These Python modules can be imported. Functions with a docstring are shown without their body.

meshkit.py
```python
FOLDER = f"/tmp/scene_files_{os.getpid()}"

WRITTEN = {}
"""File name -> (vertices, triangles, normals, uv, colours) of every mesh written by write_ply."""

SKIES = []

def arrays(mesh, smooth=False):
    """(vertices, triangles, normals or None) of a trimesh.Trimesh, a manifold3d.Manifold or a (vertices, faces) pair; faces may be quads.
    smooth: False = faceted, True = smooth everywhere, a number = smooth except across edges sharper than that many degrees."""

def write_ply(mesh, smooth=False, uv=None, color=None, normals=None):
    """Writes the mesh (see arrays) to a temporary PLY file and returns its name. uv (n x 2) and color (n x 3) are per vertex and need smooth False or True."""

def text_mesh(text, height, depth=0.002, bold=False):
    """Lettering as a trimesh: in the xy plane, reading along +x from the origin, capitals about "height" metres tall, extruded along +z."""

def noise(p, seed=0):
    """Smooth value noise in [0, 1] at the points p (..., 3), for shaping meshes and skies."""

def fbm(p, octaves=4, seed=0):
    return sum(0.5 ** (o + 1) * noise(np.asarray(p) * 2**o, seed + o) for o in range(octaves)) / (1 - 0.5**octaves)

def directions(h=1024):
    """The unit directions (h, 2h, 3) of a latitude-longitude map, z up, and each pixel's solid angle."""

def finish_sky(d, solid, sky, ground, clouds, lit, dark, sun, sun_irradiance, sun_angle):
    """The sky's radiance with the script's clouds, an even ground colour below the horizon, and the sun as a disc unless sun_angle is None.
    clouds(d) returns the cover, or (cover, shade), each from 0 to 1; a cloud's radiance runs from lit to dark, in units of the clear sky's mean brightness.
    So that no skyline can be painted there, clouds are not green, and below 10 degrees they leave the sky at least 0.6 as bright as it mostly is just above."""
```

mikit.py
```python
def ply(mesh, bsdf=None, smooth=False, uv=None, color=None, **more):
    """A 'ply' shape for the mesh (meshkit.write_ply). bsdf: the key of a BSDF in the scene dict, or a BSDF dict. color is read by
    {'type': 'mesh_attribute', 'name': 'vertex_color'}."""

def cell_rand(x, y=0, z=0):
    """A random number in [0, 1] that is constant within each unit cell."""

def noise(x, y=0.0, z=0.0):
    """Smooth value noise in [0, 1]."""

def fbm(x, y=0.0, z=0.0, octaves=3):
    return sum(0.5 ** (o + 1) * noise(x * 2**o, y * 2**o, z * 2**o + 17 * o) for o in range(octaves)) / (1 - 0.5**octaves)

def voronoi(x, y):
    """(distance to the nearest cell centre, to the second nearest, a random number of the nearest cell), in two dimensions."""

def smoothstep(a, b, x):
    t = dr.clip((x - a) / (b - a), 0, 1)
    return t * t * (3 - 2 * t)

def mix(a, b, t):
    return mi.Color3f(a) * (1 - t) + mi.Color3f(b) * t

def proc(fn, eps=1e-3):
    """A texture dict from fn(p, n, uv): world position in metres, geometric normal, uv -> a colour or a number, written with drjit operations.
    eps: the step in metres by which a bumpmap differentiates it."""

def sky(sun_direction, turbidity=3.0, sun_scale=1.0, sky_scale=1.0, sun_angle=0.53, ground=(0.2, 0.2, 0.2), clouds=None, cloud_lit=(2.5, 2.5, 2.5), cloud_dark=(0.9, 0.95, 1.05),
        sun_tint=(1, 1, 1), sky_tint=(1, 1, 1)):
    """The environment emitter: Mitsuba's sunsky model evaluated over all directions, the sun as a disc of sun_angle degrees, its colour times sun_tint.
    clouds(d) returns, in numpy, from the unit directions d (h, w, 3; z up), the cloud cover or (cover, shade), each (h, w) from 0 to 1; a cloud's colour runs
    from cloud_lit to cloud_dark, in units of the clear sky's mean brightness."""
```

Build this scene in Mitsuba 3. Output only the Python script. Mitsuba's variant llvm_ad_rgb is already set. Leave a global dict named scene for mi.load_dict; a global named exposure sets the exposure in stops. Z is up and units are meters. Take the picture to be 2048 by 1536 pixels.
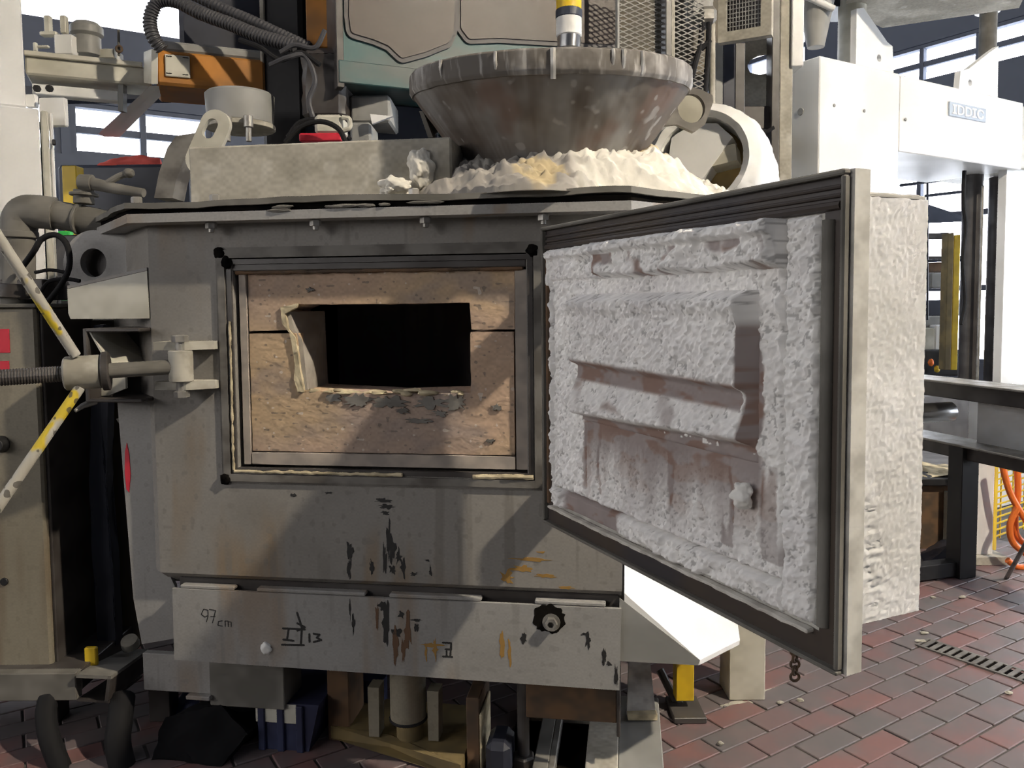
import math
import numpy as np, trimesh, manifold3d as m3, drjit as dr, mitsuba as mi
import shapely.geometry as sg
import mikit, meshkit
from mikit import ply, proc, noise, fbm, voronoi, smoothstep, mix, cell_rand

# ------------------------------------------------------------------ camera, light, exposure
EYE = np.array([0.0, 0.0, 1.55])
FOC, PX, PY = 1600.0, 1024.0, 708.0                      # focal length and principal point for the 2048 x 1536 frame
PITCH, ROLL = math.radians(3.62), math.radians(-0.55)
_f = np.array([0, math.cos(PITCH), -math.sin(PITCH)]); _u0 = np.array([0, math.sin(PITCH), math.cos(PITCH)]); _r0 = np.array([1.0, 0, 0])
_r = math.cos(ROLL) * _r0 + math.sin(ROLL) * _u0
_u = -math.sin(ROLL) * _r0 + math.cos(ROLL) * _u0
scene, labels = {}, {}
exposure = 0.0
scene['camera'] = {'type': 'perspective', 'fov': math.degrees(2 * math.atan(1024 / FOC)), 'fov_axis': 'x', 'near_clip': 0.05, 'far_clip': 100.0,
                   'principal_point_offset_x': 0.0, 'principal_point_offset_y': (768 - PY) / 1536.0,
                   'to_world': mi.ScalarTransform4f().look_at(origin=EYE.tolist(), target=(EYE + _f).tolist(), up=_u.tolist())}
DAY_RIGHT, DAY_LEFT, FILL_SIDE, FILL_ROOF, KEY = 9.5, 6.0, 5.6, 0.5, 6600.0     # radiance of the window bands, the added side windows and roof lights and the high-bay lamp
COOL, WARM = np.array([0.93, 0.98, 1.06]), np.array([1.0, 0.88, 0.70])

def ray(px, py):
    return _f * FOC + _r * (px - PX) + _u * (PY - py)

def at(px, py, Y):
    """The point of the place that the photograph shows at this pixel, Y metres in front of the camera."""
    d = ray(px, py)
    return EYE + d * (Y / d[1])

class Frame:
    """A right-handed local frame: x to the right, y into the depth, z up, turned about z."""
    def __init__(s, ox, oy, deg, oz=0.0, size=1.0):
        a = math.radians(deg); s.k = size
        s.o = np.array([ox, oy, oz], float)
        s.x = np.array([math.cos(a), math.sin(a), 0]); s.y = np.array([-math.sin(a), math.cos(a), 0]); s.z = np.array([0, 0, 1.0])
        s.m = np.eye(4); s.m[:3, 0], s.m[:3, 1], s.m[:3, 2], s.m[:3, 3] = s.x * size, s.y * size, s.z * size, s.o
    def p(s, a, b, c):
        return s.o + (s.x * a + s.y * b + s.z * c) * s.k
    def on(s, px, py, b):
        """local (x, z) of the pixel's ray on the plane y = b"""
        d = ray(px, py); t = ((s.o - EYE + s.y * b) @ s.y) / (d @ s.y); q = EYE + d * t - s.o
        return float(q @ s.x), float(q[2])
    def loc(s, P):
        q = np.asarray(P, float) - s.o
        return np.array([q @ s.x, q @ s.y, q[2]])

WORLD = Frame(0, 0, 0)
FURN = Frame(0.09472, 2.45, -8.2)        # the furnace: front plate at y = 0
DOOR = Frame(0.1008, 2.3086, -64.8, 0.0465, 0.97)   # its opened door, hung a hand's breadth off the plate: inner face at y = 0, hinge at x = 0
HALL = Frame(0, 0, 32.5)                 # walls, floor tiles and presses of the hall

# ------------------------------------------------------------------ mesh helpers (local coordinates)
def bx(x0, x1, y0, y1, z0, z1, b=0.003):
    x0, x1 = min(x0, x1), max(x0, x1); y0, y1 = min(y0, y1), max(y0, y1); z0, z1 = min(z0, z1), max(z0, z1)
    b = min(b, 0.3 * min(x1 - x0, y1 - y0, z1 - z0))
    pts = []
    for sx, X in ((1, x0), (-1, x1)):
        for sy, Yv in ((1, y0), (-1, y1)):
            for sz, Z in ((1, z0), (-1, z1)):
                pts += [(X, Yv + sy * b, Z + sz * b), (X + sx * b, Yv, Z + sz * b), (X + sx * b, Yv + sy * b, Z)]
    return hull(pts)

def hull(pts):
    return trimesh.convex.convex_hull(np.asarray(pts, float))

def cat(*ms):
    return trimesh.util.concatenate([m for m in ms])

def rot_to(d):
    d = np.asarray(d, float) / np.linalg.norm(d)
    a = np.array([0, 0, 1.0]) if abs(d[2]) < 0.9 else np.array([1.0, 0, 0])
    x = np.cross(a, d); x /= np.linalg.norm(x); y = np.cross(d, x)
    M = np.eye(4); M[:3, 0], M[:3, 1], M[:3, 2] = x, y, d
    return M

def lathe(prof, n=32, p=(0, 0, 0), d=(0, 0, 1)):
    """prof: (radius, height) pairs from bottom to top, closed shape; turned about d through p"""
    prof = [(max(r, 1e-5), h) for r, h in prof]
    k = len(prof); a = np.arange(n) * 2 * math.pi / n
    v = np.array([[r * math.cos(t), r * math.sin(t), h] for t in a for r, h in prof])
    f = []
    for i in range(n):
        j = (i + 1) % n
        for q in range(k - 1):
            f += [[i * k + q, j * k + q, j * k + q + 1], [i * k + q, j * k + q + 1, i * k + q + 1]]
    M = rot_to(d); M[:3, 3] = p
    m = trimesh.Trimesh(v, f, process=False)
    m.apply_transform(M)
    return m

def cyl(p0, p1, r, n=20, r1=None, b=0.002):
    p0, p1 = np.asarray(p0, float), np.asarray(p1, float); h = np.linalg.norm(p1 - p0); r1 = r if r1 is None else r1
    b = min(b, 0.3 * r, 0.3 * h)
    return lathe([(0, 0), (r - b, 0), (r, b), (r1, h - b), (r1 - b, h), (0, h)], n, p0, p1 - p0)

def spline(pts, k=8):
    pts = np.asarray(pts, float); P = np.vstack([2 * pts[0] - pts[1], pts, 2 * pts[-1] - pts[-2]]); out = []
    for i in range(1, len(P) - 2):
        for t in np.arange(k) / k:
            a, b, c, d = P[i - 1], P[i], P[i + 1], P[i + 2]
            out.append(0.5 * (2 * b + (c - a) * t + (2 * a - 5 * b + 4 * c - d) * t ** 2 + (3 * b - a - 3 * c + d) * t ** 3))
    return np.array(out + [pts[-1]])

def tube(pts, r, n=10, smooth=True, ribs=None, k=8):
    """a round bar along the points; r a number or a function of the run 0..1; ribs = (count, depth) for corrugation"""
    P = spline(pts, k) if smooth else np.asarray(pts, float)
    if ribs:
        s = np.r_[0, np.cumsum(np.linalg.norm(np.diff(P, axis=0), axis=1))]
        q = np.linspace(0, s[-1], ribs[0] * 4 + 1); P = np.stack([np.interp(q, s, P[:, i]) for i in range(3)], 1)
    T = np.gradient(P, axis=0); T /= np.linalg.norm(T, axis=1, keepdims=True) + 1e-12
    a = np.array([0, 0, 1.0]) if abs(T[0][2]) < 0.9 else np.array([1.0, 0, 0])
    X = np.cross(a, T[0]); X /= np.linalg.norm(X); ang = np.arange(n) * 2 * math.pi / n; v = []
    for i, (p, t) in enumerate(zip(P, T)):
        X = X - t * (X @ t); X /= np.linalg.norm(X); Yv = np.cross(t, X)
        rr = r(i / (len(P) - 1)) if callable(r) else r
        if ribs: rr += ribs[1] * (1 if i % 4 in (1, 2) else 0)
        v += [p + rr * (math.cos(g) * X + math.sin(g) * Yv) for g in ang]
    m = len(P); f = []
    for i in range(m - 1):
        for j in range(n):
            a0, a1 = i * n + j, i * n + (j + 1) % n
            f += [[a0, a1, a1 + n], [a0, a1 + n, a0 + n]]
    v += [P[0], P[-1]]
    for j in range(n):
        f += [[m * n, (j + 1) % n, j], [m * n + 1, (m - 1) * n + j, (m - 1) * n + (j + 1) % n]]
    return trimesh.Trimesh(np.array(v), f, process=False)

def prism(poly, t0, t1, plane='xz'):
    """a polygon (points or a shapely shape) of the plane xz / xy / yz, extruded along the third axis from t0 to t1"""
    g = poly if hasattr(poly, 'geom_type') else sg.Polygon(poly)
    if not g.is_valid: g = g.buffer(0)
    m = cat(*[trimesh.creation.extrude_polygon(q, t1 - t0, engine='earcut') for q in getattr(g, 'geoms', [g])])
    v = np.array(m.vertices); a, b, c = v[:, 0], v[:, 1], v[:, 2] + t0; f = np.array(m.faces)
    if plane == 'xz': w = np.stack([a, c, b], 1); f = f[:, ::-1]
    elif plane == 'yz': w = np.stack([c, a, b], 1)
    else: w = np.stack([a, b, c], 1)
    return trimesh.Trimesh(w, f, process=False)

def ring_poly(x0, x1, z0, z1, ix0, ix1, iz0, iz1):
    return sg.Polygon([(x0, z0), (x1, z0), (x1, z1), (x0, z1)], [[(ix0, iz0), (ix1, iz0), (ix1, iz1), (ix0, iz1)]])

def sweep(poly, v):
    """a polygon given as 3-D points, moved along v into a solid"""
    P = np.asarray(poly, float); v = np.asarray(v, float); n = len(P)
    f = [[0, i, i + 1] for i in range(1, n - 1)] + [[n, n + i + 1, n + i] for i in range(1, n - 1)]
    for i in range(n):
        j = (i + 1) % n; f += [[i, j + n, j], [i, i + n, j + n]]
    m = trimesh.Trimesh(np.vstack([P, P + v]), f, process=False)
    if m.volume < 0: m.invert()
    return m

def dense(m, e):
    v, f = trimesh.remesh.subdivide_to_size(np.array(m.vertices), np.array(m.faces), e, max_iter=12)
    m = trimesh.Trimesh(v, f); m.merge_vertices()
    return m

def rough(m, amp, freq, seed=0, octaves=3):
    """vertices pushed along their normals by noise"""
    n = np.array(m.vertex_normals); v = np.array(m.vertices)
    m.vertices = v + n * ((meshkit.fbm(v * freq, octaves, seed) - 0.5) * 2 * amp)[:, None]
    return m

def blob(p, r, seed, amp=0.35, sub=2):
    m = trimesh.creation.icosphere(sub, 1.0); v = np.array(m.vertices)
    v = v * (1 + amp * (meshkit.fbm(v * 1.7 + seed * 3.1, 3, seed) - 0.5) * 2)[:, None]
    m.vertices = v * np.asarray(r) + np.asarray(p)
    return m

def bolt(p, r, h, d=(0, 0, 1)):
    return lathe([(0, 0), (r, 0), (r, h * 0.85), (r * 0.85, h), (0, h)], 6, p, d)

# ------------------------------------------------------------------ entries of the scene
_taken = set()
def key_new(name):
    k, i = name, 0
    while k in _taken:
        i += 1; k = f'{name}_{i:03d}'
    _taken.add(k)
    return k

def solid(m):
    if hasattr(m, 'to_mesh'):
        q = m.to_mesh(); return trimesh.Trimesh(q.vert_properties[:, :3], q.tri_verts, process=False)
    return m

def thing(name, label, cat_, group=None):
    k = key_new(name); labels[k] = {'label': label, 'category': cat_}
    if group: labels[k]['group'] = group
    return k

def part(parent, name, mesh, mat, frame=WORLD, smooth=False, label=None, color=None, kind=None):
    k = key_new(f'{parent}__{name}')
    m = solid(mesh).copy(); m.apply_transform(frame.m)
    scene[k] = ply(m, mat, smooth, color=color)
    if label: labels[k] = {'label': label}
    if kind: labels.setdefault(k, {})['kind'] = kind
    return k

def single(name, mesh, mat, label, cat_, frame=WORLD, smooth=False, group=None, kind=None, color=None):
    k = key_new(name); m = solid(mesh).copy(); m.apply_transform(frame.m)
    scene[k] = ply(m, mat, smooth, color=color)
    labels[k] = {'label': label, 'category': cat_}
    if group: labels[k]['group'] = group
    if kind: labels[k]['kind'] = kind
    return k

def struct(name, mesh, mat, label, frame=WORLD, smooth=False):
    k = key_new(name); m = solid(mesh).copy(); m.apply_transform(frame.m)
    scene[k] = ply(m, mat, smooth)
    labels[k] = {'label': label, 'kind': 'structure', 'category': name.split('_')[0]}
    return k

def glow(name, mesh, rad, frame=WORLD):
    k = key_new(name); m = solid(mesh).copy(); m.apply_transform(frame.m)
    scene[k] = {**ply(m, 'm_pane'), 'emitter': {'type': 'area', 'radiance': {'type': 'rgb', 'value': [float(x) for x in rad]}}}
    return k

def quad(p, q, r, s):
    return trimesh.Trimesh(np.array([p, q, r, s], float), [[0, 1, 2], [0, 2, 3]], process=False)

# ------------------------------------------------------------------ materials
def rgb(c):
    return {'type': 'rgb', 'value': [float(x) for x in (c if hasattr(c, '__len__') else (c, c, c))]}

def mat(key, color, rough_=0.6, metal=0.0, spec=0.4, bump=None, **kw):
    b = {'type': 'principled', 'base_color': color if isinstance(color, dict) else rgb(color), 'roughness': rough_, 'metallic': metal, 'specular': spec, **kw}
    if bump: b = {'type': 'bumpmap', 'arbitrary': proc(bump[0], eps=bump[2] if len(bump) > 2 else 1e-3), 'scale': bump[1], 'bsdf': b}
    scene[key] = {'type': 'twosided', 'bsdf': b}

def grimy(base, dark, rust, k=1.0):
    """paint with cloudy dirt, rust runs (stretched upright) and small specks"""
    def fn(p, n, uv):
        a = fbm(p.x * 2.3, p.y * 2.3, p.z * 2.3, 4)
        st = fbm((p.x + p.y) * 14, p.y * 3, p.z * 1.6, 3)
        r = smoothstep(0.50, 0.74, st) * smoothstep(0.40, 0.62, fbm(p.x * 2.6 + 9, p.y * 2.6, p.z * 2.0 + 4, 3))
        sp = smoothstep(0.74, 0.82, noise(p.x * 60, p.y * 60, p.z * 38))
        fine = noise(p.x * 190, p.y * 190, p.z * 190)
        c = mix(base, dark, smoothstep(0.38, 0.72, a) * 0.75 * k)
        c = mix(c, rust, r * 0.65 * k)
        dk = smoothstep(0.60, 0.76, fbm((p.x + p.y) * 38, 2.0, p.z * 1.3, 3)) * smoothstep(0.40, 0.60, noise(p.x * 3 + 4, p.y * 3, p.z * 2.2))
        c = mix(c, dark, dk * 0.7 * k)
        c = mix(c, dark, sp * 0.5 * k)
        return c * (0.94 + 0.12 * fine)
    return proc(fn)

def cloudy(a, b, f=6.0, s=1.0, oct_=3):
    return proc(lambda p, n, uv: mix(a, b, smoothstep(0.3, 0.7, fbm(p.x * f, p.y * f, p.z * f * s, oct_))))

mat('m_pane', (0.8, 0.8, 0.8), 0.3)
mat('m_body', grimy((0.215, 0.205, 0.19), (0.155, 0.145, 0.13), (0.19, 0.125, 0.06)), 0.55)
mat('m_plate', grimy((0.262, 0.257, 0.248), (0.195, 0.188, 0.178), (0.20, 0.13, 0.07), 0.8), 0.5)
mat('m_dust', cloudy((0.165, 0.158, 0.142), (0.10, 0.095, 0.083), 9.0), 0.75)
mat('m_white', cloudy((0.72, 0.72, 0.71), (0.60, 0.60, 0.58), 2.5), 0.45)
mat('m_cream', cloudy((0.50, 0.485, 0.42), (0.36, 0.345, 0.285), 6.0, 1.0, 4), 0.5)
mat('m_cabinet', grimy((0.21, 0.19, 0.145), (0.15, 0.132, 0.097), (0.12, 0.08, 0.045), 0.7), 0.5)
mat('m_black', (0.012, 0.012, 0.013), 0.5)
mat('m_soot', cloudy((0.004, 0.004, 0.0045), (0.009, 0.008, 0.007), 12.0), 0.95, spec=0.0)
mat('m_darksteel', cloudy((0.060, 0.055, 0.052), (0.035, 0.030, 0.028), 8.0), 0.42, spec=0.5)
mat('m_doorframe', cloudy((0.045, 0.041, 0.044), (0.060, 0.047, 0.038), 5.0, 0.3), 0.42, spec=0.45)
mat('m_rust', cloudy((0.13, 0.075, 0.04), (0.07, 0.05, 0.035), 14.0), 0.8)
mat('m_steel', cloudy((0.34, 0.33, 0.31), (0.22, 0.21, 0.19), 20.0), 0.4, metal=0.5)
mat('m_chrome', (0.6, 0.6, 0.6), 0.22, metal=1.0)
mat('m_blue', cloudy((0.035, 0.045, 0.10), (0.02, 0.022, 0.05), 7.0), 0.5)
mat('m_navy', cloudy((0.030, 0.036, 0.055), (0.018, 0.02, 0.03), 3.0), 0.45)
mat('m_yellow', cloudy((0.62, 0.42, 0.02), (0.50, 0.33, 0.02), 10.0), 0.45)
mat('m_ochre', cloudy((0.21, 0.155, 0.065), (0.13, 0.10, 0.05), 9.0), 0.75)
mat('m_orange', cloudy((0.42, 0.17, 0.025), (0.24, 0.11, 0.03), 6.0), 0.5)
mat('m_hose', (0.75, 0.17, 0.03), 0.4)
mat('m_navy2', (0.36, 0.42, 0.50), 0.5)
mat('m_red', (0.50, 0.02, 0.04), 0.5)
mat('m_redcloth', (0.55, 0.09, 0.07), 0.9)
mat('m_green', (0.03, 0.42, 0.06), 0.4)
mat('m_rubber', (0.012, 0.012, 0.013), 0.75, spec=0.15)
mat('m_sack', (0.008, 0.008, 0.009), 0.9, spec=0.08)
mat('m_hoodseam', (0.085, 0.08, 0.08), 0.6)
mat('m_conduit', (0.045, 0.045, 0.05), 0.5)
mat('m_nut', cloudy((0.40, 0.385, 0.335), (0.25, 0.235, 0.195), 16.0, 1.0, 4), 0.5)
def bar_fn(p, n, uv):
    c = mix((0.44, 0.43, 0.40), (0.30, 0.28, 0.23), fbm(p.x * 12, p.y * 12, p.z * 12, 3))
    c = mix(c, (0.50, 0.38, 0.03), smoothstep(0.56, 0.62, fbm(p.x * 9 + 2, p.y * 9, p.z * 6.5 + 0.4, 4)))
    return mix(c, (0.06, 0.055, 0.05), smoothstep(0.70, 0.76, noise(p.x * 70, p.y * 70, p.z * 45)) * 0.8)
mat('m_wornbar', proc(bar_fn), 0.5)
mat('m_greybox', cloudy((0.26, 0.26, 0.25), (0.20, 0.20, 0.19), 6.0), 0.5)
def slab_fn(p, n, uv):
    c = mix((0.37, 0.35, 0.30), (0.255, 0.24, 0.20), smoothstep(0.34, 0.66, fbm(p.x * 7, p.y * 7, p.z * 7, 4)))
    c = mix(c, (0.43, 0.415, 0.37), smoothstep(0.60, 0.72, fbm(p.x * 16, p.y * 16, p.z * 9, 3)) * 0.6)
    return c * (0.88 + 0.24 * noise(p.x * 90, p.y * 90, p.z * 90))
mat('m_slab', proc(slab_fn), 0.85)
mat('m_paintmark', (0.02, 0.02, 0.02), 0.5)
mat('m_brownmark', (0.10, 0.055, 0.03), 0.7)
mat('m_ochremark', (0.26, 0.15, 0.04), 0.7)
mat('m_residue', cloudy((0.54, 0.47, 0.32), (0.30, 0.255, 0.17), 24.0), 0.9)
mat('m_jamb', cloudy((0.30, 0.28, 0.25), (0.22, 0.20, 0.18), 14.0, 1.0, 4), 0.9)
mat('m_meshgrey', cloudy((0.20, 0.195, 0.18), (0.13, 0.125, 0.115), 8.0), 0.6)
mat('m_brownhousing', cloudy((0.11, 0.085, 0.05), (0.06, 0.055, 0.045), 4.0), 0.6)
mat('m_vertex', {'type': 'mesh_attribute', 'name': 'vertex_color'}, 0.95, spec=0.12)
mat('m_wall', cloudy((0.10, 0.115, 0.15), (0.075, 0.085, 0.115), 0.8), 0.8)
mat('m_roof', (0.13, 0.14, 0.17), 0.8)
mat('m_mortar', cloudy((0.085, 0.078, 0.072), (0.055, 0.05, 0.047), 9.0), 0.9)

def brick_fn(p, n, uv):
    a = fbm(p.x * 4, p.y * 4, p.z * 4, 4)
    c = mix((0.41, 0.295, 0.215), (0.325, 0.25, 0.205), smoothstep(0.35, 0.65, a))
    c = mix(c, (0.45, 0.33, 0.20), smoothstep(0.50, 0.72, fbm(p.x * 3 + 5, p.y * 3, p.z * 3, 3)) * 0.7)
    c = mix(c, (0.24, 0.20, 0.185), smoothstep(0.54, 0.70, fbm(p.x * 5 + 1, p.y * 5, p.z * 7 + 3, 4)) * 0.6)
    c = mix(c, (0.13, 0.115, 0.10), smoothstep(0.80, 0.86, noise(p.x * 70, p.y * 70, p.z * 90)) * 0.6)
    c = mix(c, (0.55, 0.50, 0.44), smoothstep(0.86, 0.90, noise(p.x * 60 + 7, p.y * 60, p.z * 60)) * 0.6)
    return c * (0.88 + 0.24 * noise(p.x * 130, p.y * 130, p.z * 130))
mat('m_brick', proc(brick_fn), 0.9, spec=0.15, bump=(lambda p, n, uv: fbm(p.x * 40, p.y * 40, p.z * 60, 3), 0.004))
mat('m_mortarstrip', cloudy((0.34, 0.295, 0.255), (0.235, 0.21, 0.19), 14.0, 1.0, 4), 0.9)
mat('m_stucco', cloudy((0.66, 0.66, 0.66), (0.54, 0.535, 0.52), 6.0, 1.0, 4), 0.62, spec=0.3,
    bump=(lambda p, n, uv: fbm(p.x * 120, p.y * 120, p.z * 200, 2), 0.0055, 8e-4))
mat('m_stuccoflat', cloudy((0.66, 0.66, 0.66), (0.54, 0.535, 0.52), 6.0, 1.0, 4), 0.6, spec=0.35)
mat('m_dooredge', cloudy((0.50, 0.49, 0.455), (0.35, 0.34, 0.31), 18.0, 1.0, 4), 0.75)
mat('m_dustwhite', cloudy((0.55, 0.53, 0.49), (0.40, 0.38, 0.35), 30.0), 0.95)
mat('m_framegrey', cloudy((0.16, 0.152, 0.138), (0.075, 0.068, 0.06), 11.0, 1.0, 4), 0.6)
mat('m_dirtytile', cloudy((0.098, 0.088, 0.084), (0.07, 0.066, 0.064), 7.0, 1.0, 4), 0.6)
mat('m_oilydimtile', cloudy((0.055, 0.040, 0.037), (0.028, 0.025, 0.024), 6.0, 1.0, 4), 0.45)  # oil plus the shade around the furnace, both put into the colour

def hood_fn(p, n, uv):
    w = fbm(p.x * 2.2, p.y * 2.2, p.z * 2.2, 3)
    c = mix((0.068, 0.051, 0.043), (0.055, 0.047, 0.042), smoothstep(0.3, 0.7, w))
    return c * (0.93 + 0.14 * noise(p.x * 7, p.y * 7, p.z * 2))
mat('m_hood', proc(hood_fn), 0.5)
mat('m_teal', cloudy((0.034, 0.090, 0.092), (0.07, 0.085, 0.082), 5.0, 2.0), 0.5)

def funnel_fn(p, n, uv):
    ang = dr.atan2(p.y - 2.9, p.x - 0.145)
    st = fbm(ang * 5, p.z * 2.2, 3.0, 4)
    bl = fbm(p.x * 5, p.y * 5, p.z * 5, 4)
    c = mix((0.100, 0.082, 0.068), (0.20, 0.193, 0.185), smoothstep(0.44, 0.66, 0.45 * st + 0.55 * bl))
    c = c * (0.80 + 0.4 * fbm(p.x * 18, p.y * 18, p.z * 14, 3))
    c = mix(c, (0.135, 0.080, 0.06), smoothstep(0.55, 0.75, fbm(p.x * 8 + 3, p.y * 8, p.z * 5, 3)) * 0.6)
    fl = smoothstep(0.70, 0.80, fbm(p.x * 26, p.y * 26, p.z * 20, 2))
    return mix(c, (0.33, 0.32, 0.31), fl * 0.5)
def rim_fn(p, n, uv):
    ang = dr.atan2(p.y - 2.9, p.x - 0.145)
    st = fbm(ang * 9, p.z * 4, 7.0, 4)
    c = mix((0.105, 0.095, 0.085), (0.27, 0.26, 0.25), smoothstep(0.40, 0.74, 0.6 * st + 0.4 * fbm(p.x * 22, p.y * 22, p.z * 22, 3)))
    return mix(c, (0.42, 0.41, 0.39), smoothstep(0.58, 0.84, fbm(ang * 30, p.z * 12, 2.0, 3)) * 0.6)
mat('m_rimband', proc(rim_fn), 0.7, spec=0.3, bump=(lambda p, n, uv: fbm(p.x * 60, p.y * 60, p.z * 30, 2), 0.003))
mat('m_funnel', proc(funnel_fn), 0.7, spec=0.3, bump=(lambda p, n, uv: fbm(p.x * 30, p.y * 30, p.z * 30, 3), 0.0025))
for i, (c1, c2) in enumerate([((0.150, 0.090, 0.090), (0.118, 0.098, 0.100)), ((0.138, 0.094, 0.096), (0.115, 0.098, 0.100)), ((0.130, 0.104, 0.106), (0.110, 0.100, 0.102)), ((0.168, 0.090, 0.086), (0.13, 0.096, 0.096))]):
    mat(f'm_tile{i}', cloudy(c1, c2, 7.0, 1.0, 4), 0.5, spec=0.35)
mat('m_grate', cloudy((0.16, 0.15, 0.135), (0.11, 0.10, 0.09), 20.0), 0.6, metal=0.3)

# ------------------------------------------------------------------ the hall: walls, windows, roof, floor
HR = Frame(0, 0, -57.5)                   # looks at the right-hand wall: local x = -HALL.y, local y = HALL.x

def holes_wall(x0, x1, z0, z1, holes):
    return sg.Polygon([(x0, z0), (x1, z0), (x1, z1), (x0, z1)], [[(a, c), (b, c), (b, d), (a, d)] for a, b, c, d in holes])

LEFT_WIN = [(-4.0, 0.5, 2.88, 3.34), (0.57, 1.75, 2.88, 3.34), (-4.0, 2.3, 3.98, 4.9), (3.0, 7.2, 3.98, 4.9)]
RIGHT_WIN = [(-7.9, -4.1, 0.85, 3.32), (-3.7, 0.6, 0.85, 3.32), (1.0, 5.6, 0.85, 3.32), (-7.9, -4.1, 4.02, 4.46), (-3.7, 0.6, 4.02, 4.46), (1.0, 5.6, 4.02, 4.46), (-7.95, -6.9, 4.62, 5.2)]
struct('wall_left', prism(holes_wall(-9, 9, 0, 7.5, LEFT_WIN), 8.0, 8.25), 'm_wall', 'shaded blue-grey hall wall with window bands behind the furnace', HALL)
struct('wall_right', prism(holes_wall(-8, 9, 0, 7.5, RIGHT_WIN), 9.0, 9.25), 'm_wall', 'shaded hall wall with tall bright windows behind the white press', HR)
struct('wall_front', bx(-9, 9, -9.2, -9.0, 0, 7.5), 'm_wall', 'hall wall behind the photographer', HALL)
HS = Frame(0, 0, 122.5)                   # looks at the side wall: local x = HALL.y, local y = -HALL.x
ADDED_SIDE_WIN = [(-2.6, 2.2, 2.4, 5.2), (2.8, 7.6, 2.4, 5.2)]  # unseen windows added to brighten the door lining
struct('wall_side', prism(holes_wall(-9.2, 8.2, 0, 7.5, ADDED_SIDE_WIN), 9.0, 9.2), 'm_wall', 'hall wall far to the left', HS)
ADDED_ROOF_WIN = [(-5.0, 1.0, -5.2, -3.2), (2.5, 8.0, -5.2, -3.2)]  # unseen roof lights added as ambient fill for the furnace front
g = sg.Polygon([(-9.2, -9.2), (9.2, -9.2), (9.2, 8.2), (-9.2, 8.2)], [[(a, c), (b, c), (b, d), (a, d)] for a, b, c, d in ADDED_ROOF_WIN])
struct('ceiling', prism(g, 7.5, 7.7, 'xy'), 'm_roof', 'dark hall roof with added roof lights', HALL)

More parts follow.
